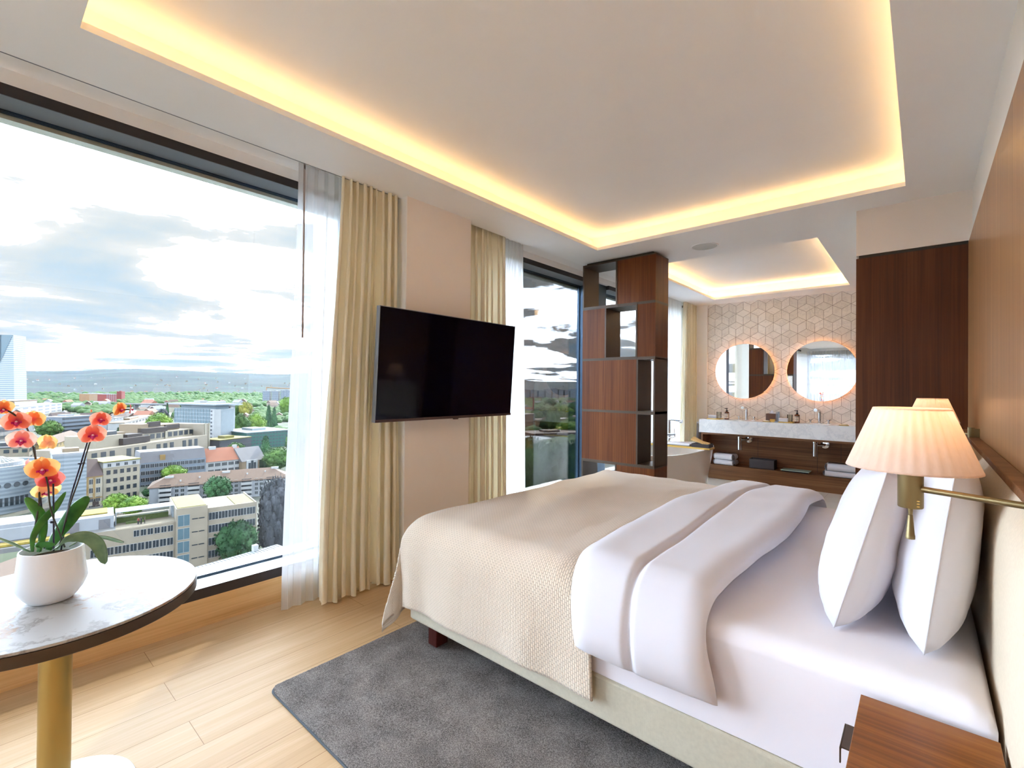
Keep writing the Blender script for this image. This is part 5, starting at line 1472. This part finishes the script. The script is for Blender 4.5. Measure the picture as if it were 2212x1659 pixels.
o, L, h = block('red_flats', 'red and pink block of flats in the distance', (229, 875), (252, 874), 852, 20, 'red', 'pale', 8, 'pale', vert=5)
o, L, h = block('red_tower', 'small red tower behind the red flats', (252, 868), (262, 868), 846, 20, 'red', 'red', 6, 'red')
for k, (xa, xb, yt) in enumerate(((567, 582, 845), (587, 601, 845), (606, 632, 843))):
    block('grey_slab_flats', ['left', 'middle', 'right'][k]+' one of three blue grey slab blocks far off by the sheer curtain', (xa, 873), (xb, 873), yt, 20, 'bluegrey', 'pale', 7, 'pale', 'slab blocks far off', vert=4)
cr_ = thing('tower_crane', 'orange crane boom above the grey slab blocks', 'crane', tuple(G(575, 870)))
d0 = G(575, 870); q = math.hypot(d0.x, d0.y); zc_ = -ray(575, 837).z/math.hypot(ray(575, 837).x, ray(575, 837).y)*-q + H - GZ
m = MB(); m.box(-1, 1, -1, 1, 0, zc_); m.build('mast', C['orange'], cr_)
m = MB(); e1 = G(632, 870)-d0; m.tube([(0, 0, zc_), tuple(Vector((e1.x, e1.y, zc_-3)))], 1.6, 6); m.build('boom', C['orange'], cr_)
# white tower
o, L, h = building('white_tower', 'tall white banded tower at the left edge of the window', (-30, 872), (31, 872), 722, 30)
m = MB(); m.add([(0, 0, 0), (L, 0, 0), (L, 40, 0), (0, 40, 0), (0, 0, h), (L-4, 0, h), (L-4, 40, h), (0, 40, h)], [(0, 1, 5, 4), (1, 2, 6, 5), (2, 3, 7, 6), (3, 0, 4, 7), (4, 5, 6, 7)]); m.build('shaft', C['tower'], o)
m = MB(); m.add([(L*0.45, -0.5, h*0.62), (L*0.5, -0.5, h*0.62), (L-5, -0.5, h), (L*0.45, -0.5, h)], [(0, 1, 2, 3)]); m.box(L*0.45, L*0.5, -0.5, 0, h*0.6, h); m.build('dark_glass', C['glassblue'], o)
# round striped building
cpt = G(-40, 1110); rr_ = (G(70, 1110)-cpt).length
o = thing('round_building', 'striped grey blue round stone building with porthole windows behind the orchid', 'building', (cpt.x-rr_*0.6, cpt.y, GZ))
hh = 17.5
MB().lathe([(rr_, 0), (rr_, hh), (rr_-2, hh), (rr_-2, hh-1)], 72).build('drum', C['stripe'], o, smooth=40)
MB().lathe([(0, hh+1.2), (rr_*0.62, hh+0.6), (rr_*0.62, hh-1), (rr_-1.9, hh-1)], 48).build('flat_roof', C['pale'], o, smooth=40)
m = MB()
for k in range(14):
    a_ = -1.0+0.16*k
    m.tube([(rr_*0.6*math.cos(a_), rr_*0.6*math.sin(a_), hh+0.3), (rr_*0.3*math.cos(a_+0.5), rr_*0.3*math.sin(a_+0.5), hh+2.2), (0, 0, hh+2.6)], 0.22, 6)
    m.tube([(rr_*0.6*math.cos(a_), rr_*0.6*math.sin(a_), hh+0.3), (rr_*0.3*math.cos(a_-0.5), rr_*0.3*math.sin(a_-0.5), hh+2.2), (0, 0, hh+2.6)], 0.22, 6)
m.build('roof_lattice', C['white'], o)
for k in range(9):
    a_ = -0.55+0.15*k
    w_ = MB().lathe([(0, 0.16), (0.95, 0.16), (1.05, 0.0)], 20, axis='x').build('porthole', C['glassdark'], o, smooth=40)
    w_.location = (rr_*math.cos(a_), rr_*math.sin(a_), hh*0.60); w_.rotation_euler = (0, 0, a_)
for k in range(16):
    a_ = -0.6+0.085*k
    w_ = MB().box(-0.1, 0.12, -0.5, 0.5, 0, 3.2).build('slot_window', C['glassdark'], o); w_.location = (rr_*math.cos(a_), rr_*math.sin(a_), hh*0.16); w_.rotation_euler = (0, 0, a_)
o, L, h = building('striped_wing', 'tall straight striped stone wing right of the round building', (112, 1108), (186, 1098), 986, 12)
part(o, 'walls', C['stripe'], (0, L, 0, 12, 0, h)); part(o, 'parapet', C['pale'], (-0.2, L+0.2, -0.2, 12.2, h, h+0.8)); part(o, 'roof_plant', C['tan'], (L*0.3, L*0.8, 4, 9, h+0.8, h+2.2))

# near metal roof just below the wide window and brown roof at the left
a_, b_2 = atz(425.5, 1224, -24), atz(598.5, 1175.7, -24)
d_ = (b_2-a_); L = d_.length; rz_ = math.atan2(d_.y, d_.x)
o = thing('standing_seam_roof', 'light grey standing seam metal roof with small vents just below the window', 'roof', (a_.x, a_.y, -24.0), rz_)
o.location.z = -24.0
part(o, 'roof', C['steel'], (-22, L, -24, 0, -0.4, 0))
m = MB()
for k in range(70): m.box(-22+(L+22)*k/70, -22+(L+22)*k/70+0.05, -24, 0, 0, 0.06)
m.build('seams', C['zinc'], o)
part(o, 'vent', C['white'], (L*0.66, L*0.72, -0.5, 0.2, 0, 0.9))
part(o, 'roof_hatch', C['white'], (L*0.82, L*0.92, -4.2, -2.8, 0, 0.5))
part(o, 'wall', C['pale'], (-22, L-0.3, -23.5, -0.3, GZ+24, -0.4))
a2 = atz(-60, 1262, -26); b3 = atz(44, 1222, -26); d_ = b3-a2
o = thing('brown_roof', 'brown tiled roof with a grey gutter wall at the lower left of the window', 'roof', (a2.x, a2.y, GZ), math.atan2(d_.y, d_.x))
L = d_.length; h = -26-GZ
part(o, 'walls', C['tan'], (0, L, -10, 0, 0, h-0.2))
m = MB(); m.add([(0, 0, h+1.5), (L, 0, h+1.5), (L, -10, h-1), (0, -10, h-1)], [(0, 3, 2, 1)]); m.box(0, L, -10, 0, h-1.4, h-1.0); m.build('roof', C['roof'], o)

# ------------------------------------------------------------------ view through the second window
for k, (xa, xb, yt, wall) in enumerate(((1128, 1144, 842, 'bluegrey'), (1146, 1160, 843, 'pale'), (1164, 1176, 844, 'bluegrey'), (1179, 1191, 841, 'pale'), (1193, 1205, 840, 'bluegrey'), (1207, 1217, 842, 'pale'), (1220, 1229, 843, 'bluegrey'), (1232, 1243, 841, 'pale'), (1246, 1256, 843, 'bluegrey'))):
    block('high_rise', ['leftmost', 'second', 'third', 'fourth', 'fifth', 'sixth', 'seventh', 'eighth', 'rightmost'][k]+' in the row of grey high rises on the horizon of the second window', (xa, 863), (xb, 863), yt, 20, wall, 'white' if wall == 'bluegrey' else 'bluegrey', 9, 'pale', 'high rises on the horizon', vert=4)
block('brick_flats', 'grey brown flats at the left of the second window', (1125, 935), (1155, 930), 897, 18, 'tan', 'glassdark', 5, 'grey', vert=4)
block('beige_row', 'long low beige row of houses in the second window', (1158, 925), (1238, 922), 907, 18, 'orange', 'tan', 2, 'roof', vert=9)
block('glass_hall', 'flat white hall roof in the second window', (1130, 968), (1200, 960), 955, 26, 'white', 'glassblue', 1, 'steel')
block('dark_hall', 'wide dark roofed hall in the second window', (1150, 952), (1262, 948), 938, 30, 'roof', 'dkgrey', 1, 'roof')
block('white_house', 'white house at the lower left of the second window', (1136, 1060), (1172, 1052), 1030, 10, 'white', 'dkgrey', 2, 'pale', vert=3)
p_ = G(1152, 905); cr2 = thing('red_crane', 'small red crane in the second window', 'crane', tuple(p_)); 
m = MB(); m.box(-0.8, 0.8, -0.8, 0.8, 0, 34); m.box(-0.7, 0.7, -10, 22, 33, 34.2); m.build('mast', C['red'], cr2)

# river and bridge
a_, b_2, c_2, d_2 = G(275, 886), G(378, 889), G(378, 898), G(275, 893)
rv = MB(); rv.add([(p.x, p.y, GZ+0.3) for p in (a_, b_2, c_2, d_2)] + [(p.x, p.y, GZ-1) for p in (a_, b_2, c_2, d_2)], [(0, 1, 2, 3), (0, 4, 5, 1), (1, 5, 6, 2), (2, 6, 7, 3), (3, 7, 4, 0)])
ro = rv.build('river', plain('river_water', (176, 196, 204), 0.15, var=0.03)); tag(ro, 'pale stretch of river beside the glass block', 'river', None, 'structure')
a_, b_2 = G(262, 884), G(382, 886); d_ = b_2-a_
o = thing('bridge', 'grey road bridge over the river', 'bridge', (a_.x, a_.y, GZ), math.atan2(d_.y, d_.x)); L = d_.length
part(o, 'deck', C['zinc'], (0, L, 0, 12, 9, 11.5)); 
for k in range(3): part(o, 'pier', C['grey'], (L*(0.2+0.3*k), L*(0.2+0.3*k)+4, 2, 10, 0, 9))
# parked car in the street
p_ = G(243, 1106); car = thing('car', 'dark parked car in the street below the cream block', 'car', (p_.x, p_.y, GZ), 1.3)
MB().prism([(-2.1, -0.85), (2.1, -0.85), (2.1, 0.85), (-2.1, 0.85)], 0.3, 0.85).build('body', C['dkgrey'], car, bevel=0.15, seg=3)
MB().add([(-1.4, -0.75, 0.85), (1.2, -0.75, 0.85), (1.2, 0.75, 0.85), (-1.4, 0.75, 0.85), (-0.9, -0.65, 1.42), (0.6, -0.65, 1.42), (0.6, 0.65, 1.42), (-0.9, 0.65, 1.42)], [(0, 1, 5, 4), (1, 2, 6, 5), (2, 3, 7, 6), (3, 0, 4, 7), (4, 5, 6, 7)])
m = MB(); m.add([(-1.4, -0.75, 0.85), (1.2, -0.75, 0.85), (1.2, 0.75, 0.85), (-1.4, 0.75, 0.85), (-0.9, -0.65, 1.42), (0.6, -0.65, 1.42), (0.6, 0.65, 1.42), (-0.9, 0.65, 1.42)], [(0, 1, 5, 4), (1, 2, 6, 5), (2, 3, 7, 6), (3, 0, 4, 7), (4, 5, 6, 7)]); m.build('cabin', C['glassdark'], car)
for (wx, wy) in ((-1.3, -0.8), (1.3, -0.8), (-1.3, 0.8), (1.3, 0.8)):
    w_ = MB().lathe([(0, -0.1), (0.32, -0.1), (0.32, 0.1), (0, 0.1)], 16, axis='y').build('wheel', M['plastic_black'], car, smooth=40); w_.location = (wx, wy, 0.32)

# ------------------------------------------------------------------ trees
def foliage(name, a, b, c):
    t = NT(name); bs = t.bsdf(cf(b), 0.85, 0, 0.2)
    nz = t.noise(t.coords(), 1.4, 4, 0.7); r = t.ramp(nz, 0, [(0.34, cf(a)), (0.5, cf(b)), (0.66, cf(c))]); t.l(r, 0, bs, 'Base Color')
    n2 = t.noise(t.coords(), 5.0, 3, 0.7); t.bump(n2, 0, bs, 1.0, 0.5)
    return t.m
F = {'green': foliage('leaves_green', (42, 82, 32), (80, 122, 48), (122, 160, 66)), 'bright': foliage('leaves_bright', (82, 124, 34), (124, 164, 48), (166, 196, 74)),
     'dark': foliage('leaves_dark', (34, 70, 40), (56, 100, 54), (92, 136, 76)), 'purple': foliage('leaves_purple', (48, 54, 58), (74, 78, 84), (108, 110, 116)),
     'yellow': foliage('leaves_yellow', (120, 130, 44), (164, 164, 62), (198, 190, 88)), 'conifer': foliage('leaves_conifer', (36, 80, 46), (58, 112, 60), (92, 146, 84))}
bark = cm('bark_brown', (92, 76, 60))
def ico(sub):
    bm = bmesh.new(); bmesh.ops.create_icosphere(bm, subdivisions=sub, radius=1.0)
    v = [tuple(x.co) for x in bm.verts]; f = [[q.index for q in x.verts] for x in bm.faces]; bm.free(); return v, f
I2 = ico(2); I1 = ico(1)
def crown_mesh(kind, seed):
    """unit tree: height 1, crown width 1"""
    rng = random.Random(seed); m = MB()
    if kind == 'cone':
        for k in range(60):
            t_ = k/60; r_ = 0.5*(1-t_)**0.8; a_ = k*2.4
            v, f = I1; s_ = 0.09+0.10*(1-t_); c_ = (r_*0.75*math.cos(a_), r_*0.75*math.sin(a_), 0.06+0.9*t_)
            m.add([(c_[0]+p[0]*s_*1.2*(1+0.4*fn(p[0]*3+k, p[1]*3)), c_[1]+p[1]*s_*1.2, c_[2]+p[2]*s_*0.75) for p in v], f)
    else:
        n = {'round': 46, 'airy': 40, 'tall': 52}[kind]
        for k in range(n):
            z_ = 1-2*(k+0.5)/n; a_ = k*2.39996; rr = math.sqrt(1-z_*z_)
            rad = 0.36*(1+0.18*rng.uniform(-1, 1)); s_ = 0.15*rng.uniform(0.8, 1.35)
            zc = 0.56+z_*0.30 if kind != 'tall' else 0.52+z_*0.40
            c_ = (rr*math.cos(a_)*rad, rr*math.sin(a_)*rad, zc)
            v, f = I2
            m.add([(c_[0]+p[0]*s_*(1+0.45*fn(p[0]*2.5+k*7, p[1]*2.5, p[2]*2.5)), c_[1]+p[1]*s_*(1+0.45*fn(p[1]*2.5+k*3, p[2]*2.5)), c_[2]+p[2]*s_*0.85*(1+0.4*fn(p[2]*2.5+k, p[0]*2.5))) for p in v], f)
        v, f = I2; m.add([(p[0]*0.33, p[1]*0.33, 0.56+p[2]*0.28) for p in v], f)
    # loose leaf clumps all over the skin
    base = list(m.v)
    for k in range(5200):
        p = Vector(base[rng.randrange(len(base))]); q = 0.014*rng.uniform(0.7, 1.9)
        a = Vector((rng.uniform(-1, 1), rng.uniform(-1, 1), rng.uniform(-1, 1))).normalized(); b = a.cross(Vector((rng.uniform(-1, 1), rng.uniform(-1, 1), rng.uniform(-1, 1)))).normalized()
        p = p + Vector((p.x, p.y, p.z-0.5))*rng.uniform(0.0, 0.10)
        m.add([p+a*q*1.5, p+b*q, p-a*q*1.5, p-b*q], [(0, 1, 2, 3)])
    return m
crown = {}
for kind in ('round', 'airy', 'tall', 'cone'):
    for i in range(2):
        ob_ = crown_mesh(kind, i*11+len(kind)).build('foliage', F['green'], smooth=180); crown[kind, i] = ob_.data; bpy.data.objects.remove(ob_)
crown_m = {}
def crown_for(kind, i, mat):
    k = (kind, i, mat)
    if k not in crown_m:
        me = crown[kind, i].copy(); me.materials.clear(); me.materials.append(F[mat]); crown_m[k] = me
    return crown_m[k]
trk = MB().lathe([(0.035, 0.0), (0.028, 0.2), (0.02, 0.45)], 8).build('trunk', bark, smooth=60); trk_me = trk.data; bpy.data.objects.remove(trk)
tn = 0
def tree(x, yb, yt, wpx, kind, mat, label, group='trees among the city buildings'):
    """stands on the ground at picture point (x, yb); top at yt; crown wpx pixels wide"""
    global tn
    p = G(x, yb); d = math.hypot(p.x, p.y); r_ = ray(x, yt)
    hh_ = H + r_.z/math.hypot(r_.x, r_.y)*d - GZ
    w = wpx/FPX*(p-EYE).dot(CF)*math.cos(math.atan((x-1106)/FPX))
    o = thing('tree', label, 'tree', (p.x, p.y, GZ), tn*1.7, group)
    c = bpy.data.objects.new('foliage', crown_for(kind, tn % 2, mat)); COL.objects.link(c); c.parent = o; c.scale = (w, w, hh_)
    c = bpy.data.objects.new('trunk', trk_me); COL.objects.link(c); c.parent = o; c.scale = (w*0.8, w*0.8, hh_)
    tn += 1; return o
tree(590, 1200, 1038, 66, 'tall', 'purple', 'tall dark purple beech beside the sheer curtain')
tree(512, 1222, 1124, 84, 'round', 'dark', 'dark green broad tree in front of the right end of the beige office building')
tree(472, 1090, 1028, 56, 'airy', 'conifer', 'spreading cedar in front of the long apartment block')
tree(250, 1114, 1066, 54, 'round', 'bright', 'bright green tree in front of the cream block')
tree(289, 1114, 1073, 60, 'round', 'bright', 'bright green tree right of the one before the cream block')
tree(375, 1048, 1005, 54, 'round', 'bright', 'green tree rising behind the left end of the long brown roof')
tree(573, 1012, 944, 36, 'cone', 'conifer', 'dark pointed conifer beside the gabled house')
tree(600, 1018, 966, 56, 'round', 'green', 'broad green tree right of the pointed conifer')
tree(345, 946, 894, 62, 'round', 'bright', 'big bright green tree left of the glass block')
tree(318, 950, 914, 44, 'round', 'bright', 'light green tree below the big one left of the glass block')
tree(350, 915, 884, 28, 'round', 'purple', 'dark purple tree behind the big bright tree')
tree(361, 912, 872, 11, 'cone', 'conifer', 'slim poplar left of the glass block')
tree(258, 970, 924, 34, 'cone', 'dark', 'dark conifer right of the orchid')
tree(276, 968, 936, 30, 'round', 'yellow', 'yellowish tree beside the dark conifer right of the orchid')
tree(291, 948, 918, 38, 'round', 'green', 'green tree in front of the white terrace')
tree(105, 948, 908, 58, 'round', 'green', 'green tree left of the blue grey office')
tree(172, 985, 955, 46, 'round', 'green', 'green tree below the yellow house')
tree(226, 972, 934, 54, 'round', 'dark', 'dark green tree between the orchid stems and the stepped complex')
tree(445, 962, 924, 40, 'round', 'green', 'green tree in front of the glass block')
tree(480, 990, 966, 30, 'round', 'green', 'small tree at the foot of the glass wing')
tree(510, 995, 955, 40, 'airy', 'green', 'light green tree before the dark low building')
tree(518, 950, 895, 40, 'round', 'green', 'green tree right of the glass wing')
tree(552, 946, 894, 42, 'round', 'bright', 'bright green tree right of the glass wing, second from it')
tree(580, 935, 877, 20, 'cone', 'conifer', 'pair of dark conifers behind the scaffolded building, left one')
tree(592, 935, 882, 18, 'cone', 'conifer', 'pair of dark conifers behind the scaffolded building, right one')
tree(530, 905, 868, 28, 'round', 'yellow', 'olive tree behind the green trees right of the glass wing')
tree(505, 905, 872, 26, 'round', 'green', 'green tree peeping out right of the glass wing roof')
tree(620, 900, 858, 34, 'round', 'bright', 'bright tree at the right edge of the wide window')
tree(640, 985, 930, 46, 'round', 'green', 'green tree seen through the sheer curtain')
tree(318, 1075, 1055, 22, 'round', 'dark', 'small dark tree between cream block and apartment block')
tree(165, 1078, 1040, 40, 'round', 'green', 'tree left of the narrow ochre house')
for k, (x, yb, yt, w, kd, mt_) in enumerate(((1150, 1075, 945, 70, 'round', 'green'), (1205, 1060, 955, 80, 'round', 'green'), (1245, 1070, 950, 60, 'round', 'dark'), (1178, 930, 905, 26, 'round', 'dark'), (1225, 940, 908, 44, 'round', 'bright'), (1195, 935, 880, 30, 'round', 'green'), (1170, 905, 880, 34, 'round', 'dark'), (1215, 908, 876, 44, 'round', 'bright'), (1240, 904, 868, 24, 'round', 'green'), (1158, 920, 885, 30, 'airy', 'green'), (1190, 880, 862, 24, 'round', 'dark'), (1235, 925, 900, 30, 'round', 'green'))):
    tree(x, yb, yt, w, kd, mt_, ['big green tree low in the second window, left', 'big green tree low in the second window, middle', 'big dark tree low in the second window, right', 'small dark tree before the beige row', 'bright tree before the beige row', 'green tree behind the beige row', 'dark tree left of centre in the second window', 'bright tree right of centre in the second window', 'green tree beside the window mullion', 'airy tree beside the red crane', 'dark tree under the high rises', 'green tree right before the beige row'][k], 'trees in the second window')

rng = random.Random(11)
bpy.context.view_layer.update()
blk = []
for ob_ in list(COL.objects):
    if ob_.type == 'EMPTY' and ob_.get('category') in ('building', 'bridge', 'tree', 'crane', 'roof', 'house'):
        q = [ch_.matrix_world @ Vector(c_) for ch_ in ob_.children for c_ in ch_.bound_box]
        if q: blk.append((min(v.x for v in q), max(v.x for v in q), min(v.y for v in q), max(v.y for v in q)))
def blocked(x, y, r): return any(a0-r < x < a1+r and b0-r < y < b1+r for a0, a1, b0, b1 in blk)
# small far houses
hv = []
for i, (wc, rc) in enumerate((('white', 'orange_roof'), ('cream', 'roof'), ('white', 'pale'), ('beige', 'purple_roof'))):
    m = MB(); m.box(-0.5, 0.5, -0.4, 0.4, 0, 0.7, 0)
    m.add([(-0.55, -0.45, 0.7), (0.55, -0.45, 0.7), (0.55, 0, 1.05), (-0.55, 0, 1.05), (0.55, 0.45, 0.7), (-0.55, 0.45, 0.7)], [(0, 1, 2, 3), (3, 2, 4, 5), (1, 4, 2), (0, 3, 5)], 1)
    ob_ = m.build('far_house', [C[wc], C[rc]]); hv.append(ob_.data); bpy.data.objects.remove(ob_)
n_h = 0
while n_h < 230:
    az = rng.uniform(-89, -31); a_ = math.radians(az); d = 620*math.exp(rng.uniform(0, 1)*1.9)
    x, y = math.sin(a_)*d, math.cos(a_)*d
    pr_ = Vector((x, y, GZ-H)); dep = pr_.dot(CF); sx_ = 1106+FPX*pr_.dot(CR)/dep
    if not (30 < sx_ < 640 or 1130 < sx_ < 1250): continue
    if blocked(x, y, 16): continue
    s_ = rng.uniform(9, 15) if d < 1500 else rng.uniform(6, 9)
    z_ = GZ
    if d > 1900: z_ = hill((az+100)/108, ((d-1900)/5300)**(1/1.2))[2]-1
    ob_ = bpy.data.objects.new('far_house', hv[n_h % 4]); COL.objects.link(ob_)
    ob_.location = (x, y, z_); ob_.rotation_euler = (0, 0, rng.uniform(0, 3)); ob_.scale = (s_*1.2, s_, s_)
    blk.append((x-s_*0.8, x+s_*0.8, y-s_*0.8, y+s_*0.8))
    tag(ob_, 'tiny far house among the trees below the hills', 'house', 'far houses below the hills'); n_h += 1

# unnumbered far tree tops between the houses
rng = random.Random(5); cp = MB(); v1, f1 = I1
spots = []
for k in range(24000):
    az = math.radians(rng.uniform(-92, -30)); d = 330*math.exp(rng.uniform(0, 1)*2.05)
    x, y = math.sin(az)*d, math.cos(az)*d
    if fn(x*0.006, y*0.006, 9) < -0.2 and d < 1300: continue
    spots.append((x, y, d))
for (x, y, d) in spots:
    if blocked(x, y, 7.5+d*0.003): continue
    pr_ = Vector((x, y, GZ-H)); dep = pr_.dot(CF); sx_ = 1106+FPX*pr_.dot(CR)/dep; sy_ = 829.5-FPX*pr_.dot(CU)/dep
    if 270 < sx_ < 382 and 880 < sy_ < 915: continue
    if sy_ > 905 and not (520 < sx_ < 660 and sy_ < 960) and not (1120 < sx_ < 1260): continue
    s_ = rng.uniform(2.6, 6.0)*(1+d*0.0003)
    zb_ = GZ + s_*0.55
    if d > 1900: zb_ = hill((math.degrees(math.atan2(x, y))+100)/108, max(0, (d-1900)/5300)**(1/1.2))[2]+s_*0.4
    cp.add([(x+p[0]*s_*1.25*(1+0.3*fn(p[0]*2+x, p[1]*2)), y+p[1]*s_*1.25, zb_+p[2]*s_*(0.85+0.3*fn(p[2]*2+x, y))) for p in v1], f1)
fcan = foliage('far_leaves', (44, 84, 44), (78, 124, 56), (124, 164, 76))
co = cp.build('tree_canopy', fcan, smooth=180); tag(co, 'mass of green tree tops filling the city to the hills', 'trees', None, 'stuff')

# haze over the far city and the hills
hz_ = NT('air_haze'); vs_ = hz_.n('ShaderNodeVolumeScatter'); vs_.inputs['Color'].default_value = (0.10, 0.46, 1.0, 1); vs_.inputs['Density'].default_value = HAZE; vs_.inputs['Anisotropy'].default_value = 0.0
hz_.t.links.new(vs_.outputs[0], hz_.out.inputs['Volume'])
if HAZE > 0:
    ob_ = MB().box(-8800, -420, -2500, 11000, GZ+0.5, 420).build('sky_haze', hz_.m); tag(ob_, 'bluish haze over the far city and hills', 'haze', None, 'stuff')
# ------------------------------------------------------------------ sky
wd_ = bpy.data.worlds.new('sky'); scene.world = wd_; wd_.use_nodes = True
nt = wd_.node_tree; nt.nodes.clear()
def N(t_, **k):
    n = nt.nodes.new(t_)
    for a, v in k.items(): setattr(n, a, v)
    return n
LK = nt.links.new
out = N('ShaderNodeOutputWorld'); bg = N('ShaderNodeBackground'); LK(bg.outputs[0], out.inputs[0])
tc = N('ShaderNodeTexCoord'); sep = N('ShaderNodeSeparateXYZ'); LK(tc.outputs['Generated'], sep.inputs[0])
def math_(op, a, b=None, c=None):
    m = N('ShaderNodeMath', operation=op)
    for i, v in enumerate((a, b, c)):
        if v is None: continue
        if isinstance(v, (int, float)): m.inputs[i].default_value = v
        else: LK(v, m.inputs[i])
    return m.outputs[0]
zc = math_('MAXIMUM', sep.outputs[2], 0.0)
den = math_('ADD', zc, 0.07)
px = math_('DIVIDE', sep.outputs[0], den); py = math_('DIVIDE', sep.outputs[1], den)
cmb = N('ShaderNodeCombineXYZ'); LK(px, cmb.inputs[0]); LK(py, cmb.inputs[1]); cmb.inputs[2].default_value = SKY_SEED
nz = N('ShaderNodeTexNoise'); nz.inputs['Scale'].default_value = 0.62; nz.inputs['Detail'].default_value = 7; nz.inputs['Roughness'].default_value = 0.56; nz.inputs['Distortion'].default_value = 0.35
LK(cmb.outputs[0], nz.inputs['Vector'])
cr = N('ShaderNodeValToRGB'); e = cr.color_ramp.elements
q_ = 2**-EXPOSURE
stops = [(0.27, (0.56*q_, 0.74*q_, 0.92*q_)), (0.34, (0.66*q_, 0.80*q_, 0.92*q_)), (0.41, (0.80*q_, 0.86*q_, 0.90*q_)), (0.46, (0.97*q_, 0.975*q_, 0.98*q_)), (0.565, (SKY_W*0.81, SKY_W*0.95, SKY_W*1.18))]
while len(e) < len(stops): e.new(0.5)
for el, (p, c) in zip(e, stops): el.position = p; el.color = (*c, 1)
LK(nz.outputs[0], cr.inputs[0])
# above the cloud deck seen from the room the sky is an even bright overcast
up = N('ShaderNodeMapRange', interpolation_type='SMOOTHSTEP'); LK(zc, up.inputs[0])
up.inputs[1].default_value = 0.37; up.inputs[2].default_value = 0.52
even = N('ShaderNodeMix', data_type='RGBA'); LK(up.outputs[0], even.inputs[0]); LK(cr.outputs[0], even.inputs[6])
even.inputs[7].default_value = (SKY_TOP*0.86, SKY_TOP*0.96, SKY_TOP*1.12, 1); LK(even.outputs[2], bg.inputs[0])
bg.inputs[1].default_value = 1.0
wd_.cycles.sampling_method = 'MANUAL'; wd_.cycles.sample_map_resolution = 512

# sun behind thin cloud: straight ahead of the camera, 36 degrees up
sl = bpy.data.lights.new('sun', 'SUN'); sl.energy = SUN_E; sl.angle = math.radians(1.4); sl.color = (1.0, 0.93, 0.82)
so = bpy.data.objects.new('sun', sl); COL.objects.link(so)
sd_ = Vector((-0.657*math.cos(math.radians(35.7)), 0.754*math.cos(math.radians(35.7)), math.sin(math.radians(35.7))))
so.rotation_euler = sd_.to_track_quat('Z', 'Y').to_euler(); so.location = (-20, 20, 30)

# daylight portals in the window openings
def portal(loc, rot, sx, sy):
    l = bpy.data.lights.new('window_portal', 'AREA'); l.shape = 'RECTANGLE'; l.size = sx; l.size_y = sy; l.cycles.is_portal = True
    o = bpy.data.objects.new('window_portal', l); COL.objects.link(o); o.location = loc; o.rotation_euler = rot
zc0 = 1.36
portal((XW-0.19, (YB+1.6)/2, zc0), (0, -PI/2, 0), 2.36, 1.6-YB)
portal((XW-0.19, (2.72+4.68)/2, zc0), (0, -PI/2, 0), 2.36, 1.96)
portal((XW-0.19, (5.15+7.2)/2, zc0), (0, -PI/2, 0), 2.36, 2.05)
portal((-1.42, YB-0.26, 1.27), (PI/2, 0, 0), 2.65, 2.3)

# light strips lying on the ledges of the two ceiling trays
def strip(x0, x1, y0, y1, e):
    l = bpy.data.lights.new('cove_strip', 'AREA'); l.shape = 'RECTANGLE'; l.size = max(0.02, x1-x0); l.size_y = max(0.02, y1-y0)
    l.energy = e*max(x1-x0, y1-y0); l.color = (1.0, 0.55, 0.19)
    o = bpy.data.objects.new('cove_strip', l); COL.objects.link(o)
    o.location = ((x0+x1)/2, (y0+y1)/2, LT+0.006); o.rotation_euler = (PI, 0, 0)
for (x0, x1, y0, y1) in (A, B):
    q = 0.055; COVE_E *= 1.0 if x1 == A[1] else 1.9
    strip(x0-q, x0-q, y0-q, y1+q, COVE_E); strip(x1+q, x1+q, y0-q, y1+q, COVE_E)
    strip(x0-q, x1+q, y0-q, y0-q, COVE_E); strip(x0-q, x1+q, y1+q, y1+q, COVE_E)

vs = scene.view_settings
scene.display_settings.display_device = 'sRGB'
vs.view_transform = 'Standard'; vs.look = 'None'; vs.gamma = 1.0; vs.use_curve_mapping = False; vs.exposure = EXPOSURE
cy = scene.cycles
cy.max_bounces = 12; cy.diffuse_bounces = 9; cy.glossy_bounces = 4; cy.transmission_bounces = 6; cy.transparent_max_bounces = 12
cy.caustics_reflective = False; cy.caustics_refractive = False; cy.sample_clamp_indirect = 6.0; cy.blur_glossy = 1.0
cy.use_light_tree = True
